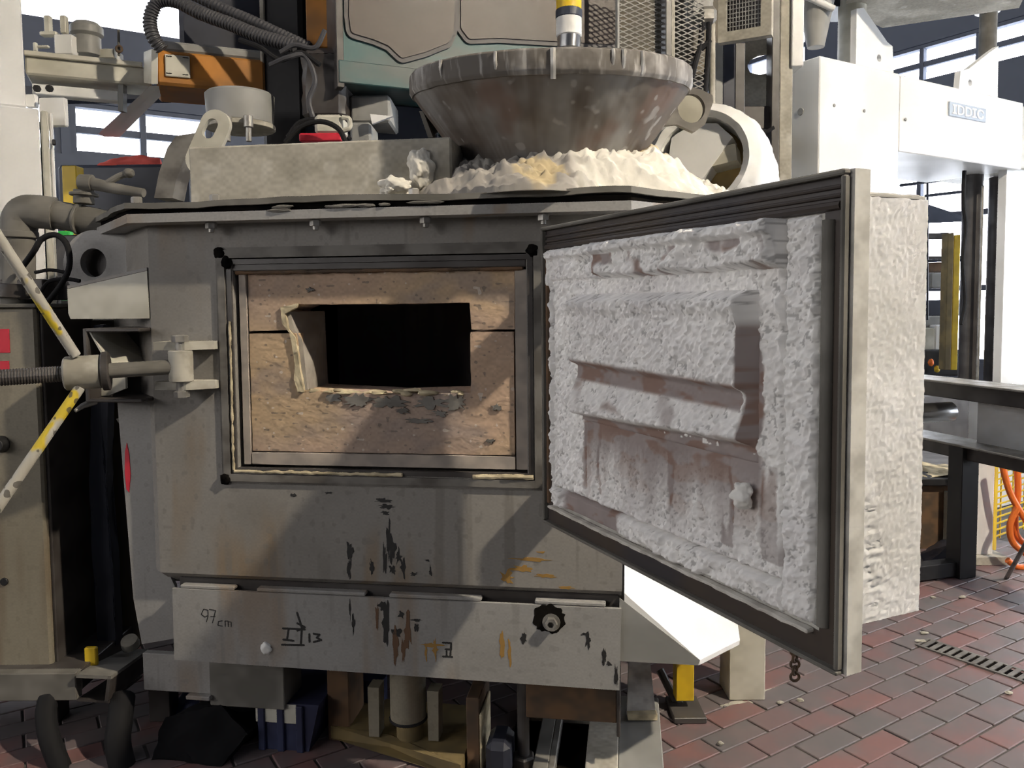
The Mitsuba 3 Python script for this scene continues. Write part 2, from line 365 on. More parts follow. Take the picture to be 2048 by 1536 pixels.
def window(frame, y, hole, rad, nx, nz, label):
    a, b, c, d = hole
    k = struct('window', prism(ring_poly(a, b, c, d, a + 0.05, b - 0.05, c + 0.04, d - 0.04), y - 0.03, y + 0.06), 'm_wall', label, frame)
    for i in range(1, nx):
        x = a + (b - a) * i / nx; part(k, 'mullion', bx(x - 0.025, x + 0.025, y - 0.02, y + 0.05, c + 0.04, d - 0.04), 'm_wall', frame)
    for i in range(1, nz):
        z = c + (d - c) * i / nz; part(k, 'glazing_bar', bx(a + 0.05, b - 0.05, y - 0.01, y + 0.04, z - 0.03, z + 0.03), 'm_wall', frame)
    glow(k + '__pane', quad((a, y + 0.1, c), (b, y + 0.1, c), (b, y + 0.1, d), (a, y + 0.1, d)), rad, frame)
    return k
wn = ['low window strip beyond the white beam at upper left', 'low window strip left of the furnace, under the roof light', 'upper window band at the top left corner of the photo', 'upper window band hidden behind the hood']
for h, l in zip(LEFT_WIN, wn): window(HALL, 8.05, h, COOL * DAY_LEFT, 2 if h[3] < 3.5 else 1, 2 if h[3] < 3.5 else 1, l)
wn = ['tall bright window between the door box and the dark press columns', 'tall bright window to the right of the press', 'tall bright window beside the photographer',
      'upper window seen under the platen of the white press', 'upper window to the right of the press', 'upper window beside the photographer', 'small window high in the far hall corner, seen beside the burner drum']
for h, l in zip(RIGHT_WIN, wn): window(HR, 9.05, h, COOL * DAY_RIGHT, 6 if h[1] - h[0] > 2 else 1, 3 if h[3] < 3.5 else 2, l)
for i, (a, b, c, d) in enumerate(ADDED_ROOF_WIN):
    k = struct('window', prism(sg.Polygon([(a, c), (b, c), (b, d), (a, d)], [[(a + .06, c + .06), (b - .06, c + .06), (b - .06, d - .06), (a + .06, d - .06)]]), 7.44, 7.72, 'xy'), 'm_roof', ['added roof light behind the photographer', 'added roof light above the right aisle'][i], HALL)
    glow(k + '__pane', quad((a, c, 7.68), (a, d, 7.68), (b, d, 7.68), (b, c, 7.68)), COOL * FILL_ROOF, HALL)

for h, l in zip(ADDED_SIDE_WIN, ('added left hall window behind the photographer', 'added left hall window beside the photographer')): window(HS, 9.05, h, np.array([1.02, 0.97, 0.93]) * FILL_SIDE, 4, 2, l)
# high-bay lamp, up and to the right
LAMP = FURN.p(*(np.array([-0.40, 0.0, 1.30]) + 6.2 * np.array([0.704, -0.265, 0.661])))
lt = thing('high_bay_lamp', 'round high-bay lamp hanging under the roof to the right', 'lamp')
dl = FURN.p(-0.40, 0.0, 1.30) - LAMP; dl /= np.linalg.norm(dl)
part(lt, 'reflector', lathe([(0.06, -0.30), (0.10, -0.28), (0.24, 0.0), (0.235, 0.0), (0.09, -0.26), (0.0, -0.26)], 28, LAMP, dl), 'm_steel', smooth=30)
part(lt, 'stem', cyl(LAMP - dl * 0.28, LAMP - dl * 0.28 + np.array([0, 0, 1.9]), 0.015), 'm_black')
a = np.arange(20) * 2 * math.pi / 20
M = rot_to(dl)
dv = np.array([LAMP - dl * 0.02] + [LAMP - dl * 0.02 + 0.09 * (math.cos(t) * M[:3, 0] + math.sin(t) * M[:3, 1]) for t in a])
glow(lt + '__bulb', trimesh.Trimesh(dv, [[0, i + 1, (i + 1) % 20 + 1] for i in range(20)], process=False), WARM * KEY)

# floor: mortar bed and single tiles, laid along the hall
struct('floor', bx(-9, 9, -9, 8, -0.12, -0.006, 0), 'm_mortar', 'tiled hall floor of dull red bricks', HALL)
TL, TW = 0.2385, 0.106
tile_dicts = [ply(bx(-TL / 2 + 0.004, TL / 2 - 0.004, -TW / 2 + 0.003, TW / 2 - 0.003, -0.02, 0.0, 0.003), f'm_tile{i}') for i in range(4)]
dirty_dict = ply(bx(-TL / 2 + 0.003, TL / 2 - 0.003, -TW / 2 + 0.003, TW / 2 - 0.003, -0.02, 0.0, 0.003), 'm_dirtytile')
oily_dim_dict = ply(bx(-TL / 2 + 0.004, TL / 2 - 0.004, -TW / 2 + 0.003, TW / 2 - 0.003, -0.02, 0.0, 0.003), 'm_oilydimtile')
o = HALL.loc((1.429, 2.871, 0)); rng = np.random.default_rng(7); cand = []
for j in range(-30, 60):
    for i in range(-30, 40):
        a, b = o[0] + (i + 0.5 + (0.5 if j % 2 else 0)) * TL, o[1] + (j + 0.5) * TW
        P = HALL.p(a, b, 0); q = P - EYE; z = q @ _f
        if z < 0.8: continue
        px, py = PX + FOC * (q @ _r) / z, PY - FOC * (q @ _u) / z
        if -60 < px < 2110 and 1080 < py < 1600: cand.append(((0 if (px > 1250 or px < 640) else 1, z), a, b))
cand.sort(key=lambda c: c[0])
rest = []
for n_, (_, a, b) in enumerate(cand):
    dz, tlt = rng.normal(0, 0.0012), rng.normal(0, 0.3, 2)
    m = mi.ScalarTransform4f(HALL.m.tolist()).translate([a, b, dz]).rotate([0, 0, 1], float(rng.normal(0, 0.35))).rotate([1, 0, 0], float(tlt[0])).rotate([0, 1, 0], float(tlt[1]))
    k_ = int(rng.integers(0, 4)); lp = FURN.loc(P)
    if n_ < 295:
        oily_dim = lp[0] < 0.10 + 0.12 * math.sin(9 * lp[1]) or (lp[0] < 0.42 and rng.uniform() < 0.5)
        scene[key_new('floor__tile')] = {**(oily_dim_dict if oily_dim else dirty_dict if lp[0] < 0.95 + 0.25 * math.sin(5 * lp[1]) and rng.uniform() < 0.6 else tile_dicts[k_]), 'to_world': m}
    else:
        t = bx(-TL / 2 + 0.004, TL / 2 - 0.004, -TW / 2 + 0.003, TW / 2 - 0.003, -0.02, 0.0, 0.003); t.apply_transform(np.array(m.matrix, float)); rest.append(t)
if rest:
    part('floor', 'far_tiles', cat(*rest), 'm_tile1', kind='stuff')

# drain grate set into the floor
GP = at(1830, 1288, 3.5); GR = Frame(GP[0], GP[1], math.degrees(math.atan2(3.144 - 3.506, 2.058 - 1.799)))
gt = thing('drain_grate', 'narrow steel drain grate in the tiled floor right of the furnace door', 'grate')
part(gt, 'frame', prism(ring_poly(0, 0.95, 0, 0.115, 0.012, 0.938, 0.012, 0.103), -0.01, 0.006, 'xy'), 'm_grate', GR)
part(gt, 'pit_shade', bx(0.012, 0.938, 0.012, 0.103, -0.0055, 0.0015, 0), 'm_soot', GR)  # flat black sheet standing in for the shade below the bars
for i in range(26):
    part(gt, 'bar', bx(0.02 + i * 0.0355, 0.039 + i * 0.0355, 0.01, 0.105, 0.0, 0.007, 0.001), 'm_grate', GR)
single('metal_rod', cyl(at(2012, 1158, 4.35), at(2052, 1086, 4.1), 0.011), 'm_steel', 'thin grey steel rod leaning beside the yellow mesh fence', 'rod')

# ------------------------------------------------------------------ the holding furnace
fu = thing('holding_furnace', 'large grey steel holding furnace with an open square charging mouth', 'furnace')
F = FURN
PLAN = [(-1.295, 0), (0.24, 0), (0.24, 0.34), (0.78, 0.88), (0.78, 1.35), (-1.88, 1.35), (-1.88, 0.585)]
shell = m3.Manifold.extrude(m3.CrossSection([PLAN]), 1.835 - 0.66).translate([0, 0, 0.66])
shell = shell - m3.Manifold.cube([0.955, 1.0, 0.70]).translate([-1.005, -0.1, 1.005])
shell = shell - m3.Manifold.cube([0.60, 1.6, 1.03]).translate([-2.0, -0.05, 0.2])   # lower left corner stays open below the lug
part(fu, 'body', shell, 'm_body', F)
part(fu, 'front_sill', sweep([(-1.292, 0.0, 0.66), (-1.292, 0.075, 0.605), (0.238, 0.075, 0.605), (0.238, 0.0, 0.66)], (0, 0.01, 0.004)), 'm_body', F)
part(fu, 'side_panel', prism([(-1.297, 1.235), (-1.297, 0.66), (-1.27, 0.60), (-1.262, 0.42), (-1.40, 0.39), (-1.425, 0.55), (-1.455, 1.235)], 0.04, 0.055), 'm_plate', F)
part(fu, 'lower_plate', prism([(-1.248, 0.368), (0.232, 0.352), (0.238, 0.610), (-1.246, 0.612)], -0.014, -0.002), 'm_plate', F)
rng = np.random.default_rng(3)
for x0, x1 in ((-1.22, -1.03), (-0.95, -0.58), (-0.50, -0.20), (-0.03, 0.19)):
    part(fu, 'hinge_strip', bx(x0, x1, -0.010, 0.02, 0.612, 0.624), 'm_plate', F)
part(fu, 'gap_shade_bar', bx(-1.24, 0.23, 0.02, 0.06, 0.56, 0.64), 'm_darksteel', F)  # dark bar put in for the shade of the gap above the plate
# rim: flange, gasket and cover plate, with bolts
def rimplan(o):
    return [(-1.310 - o, -0.085 - o), (0.268, -0.085 - o), (0.85 + o, 0.50), (0.85, 1.4), (-1.95, 1.4), (-1.95 - o, 0.56)]
part(fu, 'rim_flange', prism(rimplan(0), 1.815, 1.843, 'xy'), 'm_plate', F)
part(fu, 'gasket', prism(rimplan(-0.012), 1.843, 1.862, 'xy'), 'm_soot', F)
cv = dense(prism(rimplan(0.004), 1.862, 1.880, 'xy'), 0.06); v = np.array(cv.vertices)
v[:, 2] += 0.004 * np.sin(v[:, 0] * 7) * (v[:, 1] < 0.1) + (meshkit.noise(v * 14) - 0.5) * 0.006; cv.vertices = v
part(fu, 'cover_plate', cv, 'm_dust', F)
for x in (-1.31, -1.04, -0.39, -0.02, 0.41):
    y = -0.03 if x < 0.3 else 0.17
    part(fu, 'bolt', cat(bolt((x, y, 1.880), 0.017, 0.024), lathe([(0, 0), (0.022, 0), (0.022, 0.004), (0, 0.004)], 16, (x, y, 1.877))), 'm_steel', F)
for x in (-1.045, -0.70, -0.35, 0.01):
    part(fu, 'nut', cat(bolt((x, -0.05, 1.795), 0.018, 0.020), cyl((x, -0.05, 1.782), (x, -0.05, 1.80), 0.009)), 'm_steel', F)
for s in range(9):
    x = rng.uniform(-0.85, -0.3)
    part(fu, 'gasket_rag', blob((x, -0.086, 1.852 + rng.normal(0, 0.004)), (rng.uniform(0.02, 0.05), 0.006, 0.006), s, 0.5, 1), 'm_dust', F)
# mouth frame and lining
part(fu, 'mouth_frame', cat(prism(ring_poly(-1.052, -0.004, 0.978, 1.730, -1.028, -0.026, 1.002, 1.704), -0.010, 0.0),
                            prism(ring_poly(-1.060, 0.004, 0.970, 1.738, -1.05, -0.006, 0.98, 1.728), -0.004, 0.003)), 'm_framegrey', F)
for x_, z_ in ((-1.045, 1.722), (-1.048, 0.985), (-0.03, 1.712), (-1.02, 1.69)):
    part(fu, 'burnt_lump', rough(blob((x_, -0.008, z_), (0.018, 0.010, 0.020), int(abs(x_ * 99)), 0.5, 2), 0.002, 60), 'm_soot', F, 40)
part(fu, 'frame_seal', prism(ring_poly(-1.024, -0.030, 1.006, 1.700, -1.008, -0.046, 1.022, 1.684), -0.004, 0.016), 'm_darksteel', F)
part(fu, 'soffit', bx(-1.006, -0.05, 0.002, 0.03, 1.662, 1.686), 'm_darksteel', F)
part(fu, 'soffit_crust', rough(dense(bx(-1.0, -0.06, 0.006, 0.022, 1.652, 1.665), 0.02), 0.006, 40, 8), 'm_rust', F)
tubep = [(-1.016, -0.008, 1.50), (-1.016, -0.008, 1.30), (-1.018, -0.008, 1.1), (-1.017, -0.008, 1.016)]
part(fu, 'dust_ridge', cat(rough(dense(tube(tubep, 0.004, 6), 0.012), 0.005, 60), rough(dense(tube([(-1.015, -0.008, 1.012), (-0.8, -0.008, 1.011), (-0.45, -0.008, 1.010)], 0.005, 6), 0.015), 0.006, 60),
    rough(dense(tube([(-0.22, -0.008, 1.010), (-0.12, -0.008, 1.012), (-0.03, -0.008, 1.012)], 0.008, 6), 0.03), 0.006, 60)), 'm_residue', F)
Y0, Y1 = 0.022, 0.25
up = sg.Polygon([(-0.965, 1.466), (-0.83, 1.470), (-0.845, 1.535), (-0.80, 1.553), (-0.50, 1.551), (-0.232, 1.553), (-0.228, 1.468), (-0.088, 1.468), (-0.088, 1.655), (-0.965, 1.655)])
lo = sg.Polygon([(-0.965, 1.073), (-0.092, 1.073), (-0.092, 1.463), (-0.231, 1.463), (-0.232, 1.27), (-0.50, 1.262), (-0.785, 1.275), (-0.80, 1.44), (-0.805, 1.461), (-0.965, 1.461)])
def stone(poly, y0, y1, seed, amp=0.0035, e=0.035):
    m = dense(prism(poly.buffer(-0.004).buffer(0.003), y0, y1), e)
    return rough(m, amp, 16, seed)
part(fu, 'refractory_block', stone(up, Y0, Y1, 1), 'm_brick', F, 40)
part(fu, 'refractory_block', stone(lo, Y0, Y1, 2), 'm_brick', F, 40)
for b_, s in ((sg.box(-0.992, 1.03, -0.967, 1.655), 3), (sg.box(-0.088, 1.03, -0.042, 1.655), 4), (sg.box(-0.965, 1.03, -0.09, 1.071), 5)):
    part(fu, 'mortar_strip', stone(b_, Y0 - 0.008, Y1, s, 0.002), 'm_mortarstrip', F, 40)
# broken edge of the left jamb, its sunlit rim painted in pale
part(fu, 'jamb_face', sweep([(-0.786, 0.030, 1.274), (-0.800, 0.030, 1.44), (-0.828, 0.030, 1.475), (-0.840, 0.030, 1.53), (-0.806, 0.246, 1.53), (-0.800, 0.246, 1.274)], (0.012, 0.004, 0)), 'm_jamb', F)
eg = [(-0.79, 1.556), (-0.852, 1.545), (-0.846, 1.49), (-0.822, 1.462), (-0.815, 1.42), (-0.808, 1.36), (-0.812, 1.31), (-0.80, 1.272), (-0.780, 1.270), (-0.788, 1.33), (-0.797, 1.40), (-0.803, 1.445), (-0.828, 1.478), (-0.836, 1.525), (-0.80, 1.542)]
part(fu, 'chipped_lit_edge', rough(dense(prism(eg, 0.014, 0.028), 0.010), 0.0035, 70, 3), 'm_residue', F, 40, label='broken edge of the left jamb with its sunlit rim painted pale')
def dross(n, seed, x0, x1):
    r = np.random.default_rng(seed)
    return cat(*[blob((r.uniform(x0, x1), r.uniform(0.014, 0.09), 1.268 + r.normal(0, 0.004)), (r.uniform(0.012, 0.034), r.uniform(0.01, 0.02), r.uniform(0.003, 0.010)), seed + i, 0.5, 1) for i in range(n)])
part(fu, 'dross', dross(26, 40, -0.77, -0.25), 'm_residue', F, 40, label='pale crusty dross on the mouth sill', kind='stuff')
for i, (x, z, rx, rz) in enumerate([(-0.60, 1.243, 0.040, 0.020), (-0.50, 1.240, 0.05, 0.016), (-0.36, 1.238, 0.050, 0.016), (-0.28, 1.238, 0.03, 0.022), (-0.68, 1.25, 0.025, 0.010), (-0.40, 1.18, 0.035, 0.007), (-0.45, 1.212, 0.02, 0.008), (-0.33, 1.205, 0.022, 0.009), (-0.15, 1.225, 0.014, 0.009), (-0.17, 1.12, 0.012, 0.006), (-0.75, 1.60, 0.012, 0.007)]):
    r_ = np.random.default_rng(500 + i); q_ = []
    for j in range(26):
        t_ = 2 * math.pi * j / 26; k_ = 1 + 0.5 * r_.uniform(-1, 1); q_.append((x + rx * k_ * math.cos(t_), z + rz * k_ * math.sin(t_)))
    part(fu, 'dross_stain', prism(sg.Polygon(q_).buffer(0), 0.0165, 0.024), 'm_framegrey', F)
# dark chamber behind the mouth
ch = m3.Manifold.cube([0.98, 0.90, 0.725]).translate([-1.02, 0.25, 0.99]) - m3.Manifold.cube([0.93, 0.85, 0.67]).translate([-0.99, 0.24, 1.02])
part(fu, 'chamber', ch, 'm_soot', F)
# left lug, bracket, latch box
lug = sg.Point(-1.66, 1.705).buffer(0.125).union(sg.box(-1.66, 1.60, -1.44, 1.815)).difference(sg.Point(-1.665, 1.712).buffer(0.052))
part(fu, 'lifting_lug', prism(lug, 0.24, 0.27), 'm_plate', F)
part(fu, 'lug_dark_sheet', bx(-1.86, -1.44, 0.30, 0.32, 1.58, 1.82), 'm_darksteel', F)  # dark plate added so the lug hole shows as shade
part(fu, 'bracket', prism([(-1.592, 1.612), (-1.303, 1.668), (-1.300, 1.512), (-1.585, 1.512), (-1.592, 1.53)], 0.0, 0.012), 'm_cream', F, label='cream triangular bracket plate')
part(fu, 'bracket_top', sweep([(-1.592, 0.0, 1.613), (-1.303, 0.0, 1.669), (-1.303, 0.20, 1.669), (-1.592, 0.20, 1.613)], (0, 0, 0.010)), 'm_plate', F)
lb = cat(bx(-1.49, -1.30, -0.06, 0.14, 1.470, 1.482), bx(-1.49, -1.30, -0.06, 0.14, 1.240, 1.252), bx(-1.49, -1.30, 0.13, 0.14, 1.25, 1.475), bx(-1.50, -1.485, -0.06, 0.14, 1.24, 1.482))
part(fu, 'latch_box', lb, 'm_darksteel', F)
part(fu, 'latch_rib', cat(sweep([(-1.484, -0.05, 1.47), (-1.484, 0.13, 1.47), (-1.39, 0.13, 1.36), (-1.42, -0.05, 1.36)], (0.006, 0, 0)), sweep([(-1.484, 0.0, 1.316), (-1.395, 0.0, 1.316), (-1.395, 0.0, 1.28), (-1.46, 0.0, 1.255), (-1.484, 0.0, 1.255)], (0, 0.012, 0))), 'm_cream', F)
part(fu, 'red_mark', prism([(-1.437, 0.98), (-1.433, 1.06), (-1.425, 1.09), (-1.418, 1.05), (-1.416, 0.98), (-1.424, 0.92), (-1.433, 0.93)], 0.038, 0.0405), 'm_red', F, label='small red paint mark')
# clevis for the swing bolt
for z in (1.425, 1.298):
    part(fu, 'clevis_plate', prism([(-1.236, -0.085), (-1.13, -0.085), (-1.06, -0.03), (-1.06, 0.0), (-1.236, 0.0)], z - 0.013, z + 0.013, 'xy'), 'm_nut', F)
# right chute: white stands for daylight on it, grey for its shaded front
part(fu, 'side_chute', hull([(0.247, 0.0, 0.655), (0.247, 0.30, 0.8185), (0.476, 0.0, 0.456), (0.622, 0.20, 0.441), (0.622, 0.44, 0.572), (0.247, 0.0, 0.440), (0.247, 0.45, 0.440), (0.474, 0.0, 0.440), (0.62, 0.20, 0.425), (0.62, 0.45, 0.440)]), 'm_white', F, label='sloping side chute coloured white for the daylight on it')
part(fu, 'chute_shade_panel', sweep([(0.232, -0.002, 0.640), (0.476, -0.002, 0.456), (0.47, -0.002, 0.440), (0.23, -0.002, 0.440)], (0, 0.004, 0)), 'm_greybox', F)
# bolt with soot ring on the lower plate, dab of mortar
part(fu, 'drain_nut', cat(lathe([(0.010, 0), (0.020, 0), (0.020, 0.022), (0.010, 0.022)], 6, (0.022, -0.014, 0.558), (0, -1, 0)), lathe([(0, 0), (0.028, 0), (0.028, 0.004), (0, 0.004)], 20, (0.022, -0.014, 0.558), (0, -1, 0))), 'm_steel', F)
part(fu, 'mortar_dab', blob((-0.92, -0.016, 0.425), (0.020, 0.012, 0.020), 5, 0.5, 2), 'm_white', F, 40)
def splat(cx, cz, rx, rz, seed, n=22, rag=0.4):
    r = np.random.default_rng(seed); q = []
    for i in range(n):
        t = 2 * math.pi * i / n; k = 1 + rag * r.uniform(-1, 1); q.append((cx + rx * k * math.cos(t), cz + rz * k * math.sin(t)))
    return sg.Polygon(q).buffer(0)
part(fu, 'soot_ring', prism(splat(0.015, 0.57, 0.050, 0.046, 2, 40, 0.12), -0.0152, -0.0138), 'm_soot', F)
# hand-painted strokes, drips and writing on the front, as thin films of paint
ymain, ylow = -0.0012, -0.0152
def film(name, polys, y, m):
    part(fu, name, cat(*[prism(q, y, y + 0.0010) for q in polys]), m, F)
dr_ = [splat(x, z, rx, rz, 100 + i, 18, 0.55) for i, (x, z, rx, rz) in enumerate([(-0.515, 0.925, .022, .006), (-0.505, 0.905, .02, .007), (-0.51, 0.885, .012, .005), (-0.50, 0.80, .008, .05), (-0.49, 0.77, .012, .04), (-0.515, 0.73, .006, .05), (-0.47, 0.745, .009, .022), (-0.455, 0.71, .008, .03),
       (-0.63, 0.755, .010, .035), (-0.635, 0.70, .005, .03), (-0.56, 0.705, .007, .022), (-0.49, 0.70, .011, .012), (-0.42, 0.69, .010, .005), (-0.365, 0.70, .004, .015), (-0.375, 0.735, .008, .003), (-0.82, 0.935, .010, .006), (-0.70, 0.945, .012, .003)])]
for q in dr_: film('paint_drip', [q], ymain, 'm_paintmark')
for i, (x, z, rx, rz) in enumerate([(-0.62, 0.525, .006, .03), (-0.63, 0.57, .0025, .03), (-0.51, 0.53, .011, .075), (-0.52, 0.585, .014, .012), (-0.475, 0.50, .014, .02), (-0.41, 0.545, .014, .004), (-0.41, 0.52, .006, .012), (-0.065, 0.50, .008, .017), (0.135, 0.505, .007, .022), (0.128, 0.525, .012, .004), (0.185, 0.46, .006, .024), (0.20, 0.435, .007, .006), (0.222, 0.40, .005, .028), (-0.46, 0.56, .009, .010)]):
    film('paint_drip', [splat(x, z, rx, rz, 200 + i, 18, 0.5)], ylow, 'm_paintmark')
for i, (x, z, rx, rz) in enumerate([(-0.48, 0.46, .010, .05), (-0.44, 0.51, .012, .05), (-0.455, 0.44, .005, .04), (-0.54, 0.55, .006, .035)]):
    film('rust_drip', [splat(x, z, rx, rz, 300 + i, 18, 0.5)], ylow, 'm_brownmark')
for i, (x, z, rx, rz) in enumerate([(-0.37, 0.465, .035, .006), (-0.35, 0.45, .006, .03), (-0.38, 0.44, .004, .025), (-0.135, 0.475, .007, .035), (-0.11, 0.46, .005, .04), (-0.35, 0.45, .012, .008)]):
    film('rust_drip', [splat(x, z, rx, rz, 330 + i, 18, 0.5)], ylow, 'm_ochremark')
for i, (x, z, rx, rz) in enumerate([(-0.045, 0.75, .05, .006), (-0.07, 0.72, .03, .012), (0.0, 0.70, .03, .005), (-0.12, 0.69, .02, .02), (0.07, 0.665, .02, .004), (-0.01, 0.775, .012, .003)]):
    film('rust_drip', [splat(x, z, rx, rz, 350 + i, 18, 0.5)], ymain, 'm_ochremark')
def stroke(pts, w):
    return sg.LineString(pts).buffer(w, quad_segs=3)
def glyphs(x, z, s, lines, w=0.0022):
    return [stroke([(x + a * s, z + b * s) for a, b in l], w) for l in lines]
part(fu, 'handwriting', cat(*[prism(q, ylow, ylow + 0.0008) for q in
    glyphs(-1.145, 0.52, 0.030, [[(0.8, 0.2), (0.4, 0), (0, 0.3), (0.3, 0.9), (0.8, 0.8), (0.8, 0.2), (0.6, -0.5)], [(1.0, 0.9), (1.7, 0.8), (1.3, -0.6)], [(1.1, 0.1), (1.6, 0.1)]], 0.0013)
    + glyphs(-1.09, 0.492, 0.026, [[(0.7, 0.7), (0.2, 0.6), (0.1, 0.1), (0.7, 0.0)], [(1.1, 0), (1.1, 0.7), (1.5, 0.7), (1.5, 0), (1.5, 0.6), (1.9, 0.6), (1.9, 0)]], 0.0013)]), 'm_paintmark', F, label='handwritten black pen note reading 97 cm')
part(fu, 'handwriting', cat(*[prism(q, ylow, ylow + 0.0010) for q in
    glyphs(-0.865, 0.440, 0.05, [[(0.1, 1.1), (1.6, 1.1)], [(0.5, 1.1), (0.35, 0.35), (0.1, 0.35), (0.8, 0.3)], [(1.1, 2.2), (1.4, 1.2), (1.3, 0.1)], [(0, 0), (1.5, 0.05)], [(1.1, 1.5), (1.6, 1.25), (1.1, 1.0)], [(1.9, 0.8), (1.9, 0.3)], [(2.2, 0.85), (2.6, 0.8), (2.4, 0.6), (2.7, 0.45), (2.2, 0.3)]], 0.0032)]), 'm_paintmark', F, label='hand-painted black sign with an arrow and 13')
part(fu, 'handwriting', cat(*[prism(q, ylow, ylow + 0.0010) for q in glyphs(-0.325, 0.43, 0.03, [[(0, 1.5), (0.9, 1.5), (0.9, 0.8), (0.3, 0.8)], [(0.9, 1.4), (0.8, 0.1)], [(0, 0), (1.0, 0)], [(0.4, 0.1), (0.4, 0.6)]], 0.0028)]), 'm_paintmark', F)
# the two hinge arms that carry the door
for z0_, z1_ in ((1.557, 1.700), (0.970, 1.095)):
    part(fu, 'hinge_arm', bx(0.080, 0.135, -0.118, 0.0, z0_, z1_, 0.008), 'm_darksteel', F)

# swing bolt with its winged hand nut
sb = thing('swing_bolt', 'threaded swing bolt with a two-armed hand nut at the left furnace edge', 'bolt')
pin = np.array([-1.15, -0.075]); 
part(sb, 'pivot_pin', cat(cyl((pin[0], pin[1], 1.262), (pin[0], pin[1], 1.452), 0.016), bolt((pin[0], pin[1], 1.438), 0.026, 0.022), bolt((pin[0], pin[1], 1.262), 0.024, 0.020)), 'm_steel', F, 30)
part(sb, 'eye', cyl((pin[0], pin[1], 1.312), (pin[0], pin[1], 1.411), 0.037, 24), 'm_nut', F, 30)
A0 = F.p(pin[0], pin[1], 1.36); A1 = at(-25, 757, 2.36); ax = A1 - A0; L = np.linalg.norm(ax); ax /= L
nutc = A0 + ax * ((155 - 355) / (-25 - 355.0)) * L
part(sb, 'rod', cyl(A0 + ax * 0.02, nutc, 0.0235, 20), 'm_dust', smooth=30)
part(sb, 'thread', lathe([(0, 0)] + [(0.0255 - 0.003 * (i % 2), 0.008 * i / 2) for i in range(1, int((L - np.linalg.norm(nutc - A0)) / 0.004))] + [(0, L - np.linalg.norm(nutc - A0))], 16, nutc, ax), 'm_darksteel')
part(sb, 'nut', cyl(nutc - ax * 0.055, nutc + ax * 0.05, 0.052, 28, b=0.006), 'm_nut', smooth=30)
part(sb, 'washer', cyl(nutc - ax * 0.075, nutc - ax * 0.055, 0.060, 24), 'm_darksteel', smooth=30)
for P, Q, R_ in ((at(152, 712, 2.42), at(0, 478, 2.27), at(-70, 372, 2.2)), (at(160, 775, 2.42), at(0, 1008, 2.25), at(-70, 1110, 2.18))):
    part(sb, 'handle_bar', cyl(P, R_, 0.0155, 16), 'm_wornbar', smooth=30)

# ------------------------------------------------------------------ the furnace door
def sstep(a, b, x):
    t = np.clip((x - a) / (b - a), 0, 1); return t * t * (3 - 2 * t)
D = DOOR
do = thing('furnace_door', 'wide-open heavy furnace door with a white crusted refractory lining', 'door')
part(do, 'flange', prism(ring_poly(0, 1.122, 0.892, 1.772, 0.08, 1.04, 0.96, 1.70), 0.0, 0.036), 'm_dooredge', D)
part(do, 'face_plate', prism(ring_poly(0.004, 1.112, 0.90, 1.764, 0.035, 1.062, 0.95, 1.704), -0.004, 0.0), 'm_doorframe', D)
part(do, 'rim_strip', cat(bx(0.0, 1.116, -0.020, -0.002, 1.762, 1.772), bx(0.0, 1.116, -0.020, -0.002, 0.892, 0.900), bx(0.0, 0.010, -0.020, -0.002, 0.90, 1.762), bx(1.106, 1.116, -0.018, -0.002, 0.90, 1.762)), 'm_dust', D)
for z, r in ((1.745, 0.004), (1.730, 0.004), (1.713, 0.008)):
    part(do, 'top_rib', tube([(0.012, -0.006, z), (1.10, -0.006, z)], r, 8, False), 'm_doorframe', D, 40)
part(do, 'seal_bar', tube([(1.073, -0.006, 0.965), (1.073, -0.006, 1.690)], 0.012, 12, False), 'm_dust', D, 40)
part(do, 'seal_bar', tube([(0.018, -0.004, 0.955), (0.018, -0.004, 1.70)], 0.008, 8, False), 'm_rust', D, 40)
part(do, 'dust_ledge', rough(dense(bx(0.035, 1.05, -0.022, -0.002, 0.944, 0.952), 0.02), 0.003, 50, 4), 'm_dustwhite', D)
part(do, 'outer_box', bx(0.32, 1.10, 0.036, 0.212, 0.962, 1.735, 0.012), 'm_stucco', D, label='pebbled white sheet-metal door box')
ny, nz_ = 66, 290
Yg, Zg = np.meshgrid(np.linspace(0.040, 0.208, ny), np.linspace(0.966, 1.731, nz_), indexing='ij')
Pg = np.stack([Yg, Zg * 1.25, Yg * 0], -1)
hg = (meshkit.fbm(Pg * 150, 2, 3) - 0.4) * 0.0026 + (meshkit.fbm(Pg * 14, 3, 5) - 0.5) * 0.003
dent = np.exp(-((Yg - 0.085) / 0.03) ** 2) * sstep(1.30, 1.15, Zg) * (meshkit.noise(Pg * np.array([40, 90, 1]), 8) - 0.5) * 0.004
vg = np.stack([1.1005 + hg + dent + 0.001, Yg, Zg], -1).reshape(-1, 3); ig = np.arange(ny * nz_).reshape(ny, nz_)
a_, b_, c_, d_ = ig[:-1, :-1].ravel(), ig[1:, :-1].ravel(), ig[1:, 1:].ravel(), ig[:-1, 1:].ravel()
part(do, 'stucco_sheet', trimesh.Trimesh(vg, np.vstack([np.stack([a_, b_, c_], 1), np.stack([a_, c_, d_], 1)]), process=False), 'm_stuccoflat', D, True, label='pebbled end sheet of the door box')
part(do, 'box_lip', rough(dense(bx(1.085, 1.102, 0.04, 0.205, 1.728, 1.738), 0.015), 0.003, 60, 3), 'm_dooredge', D)
CR = 0.62
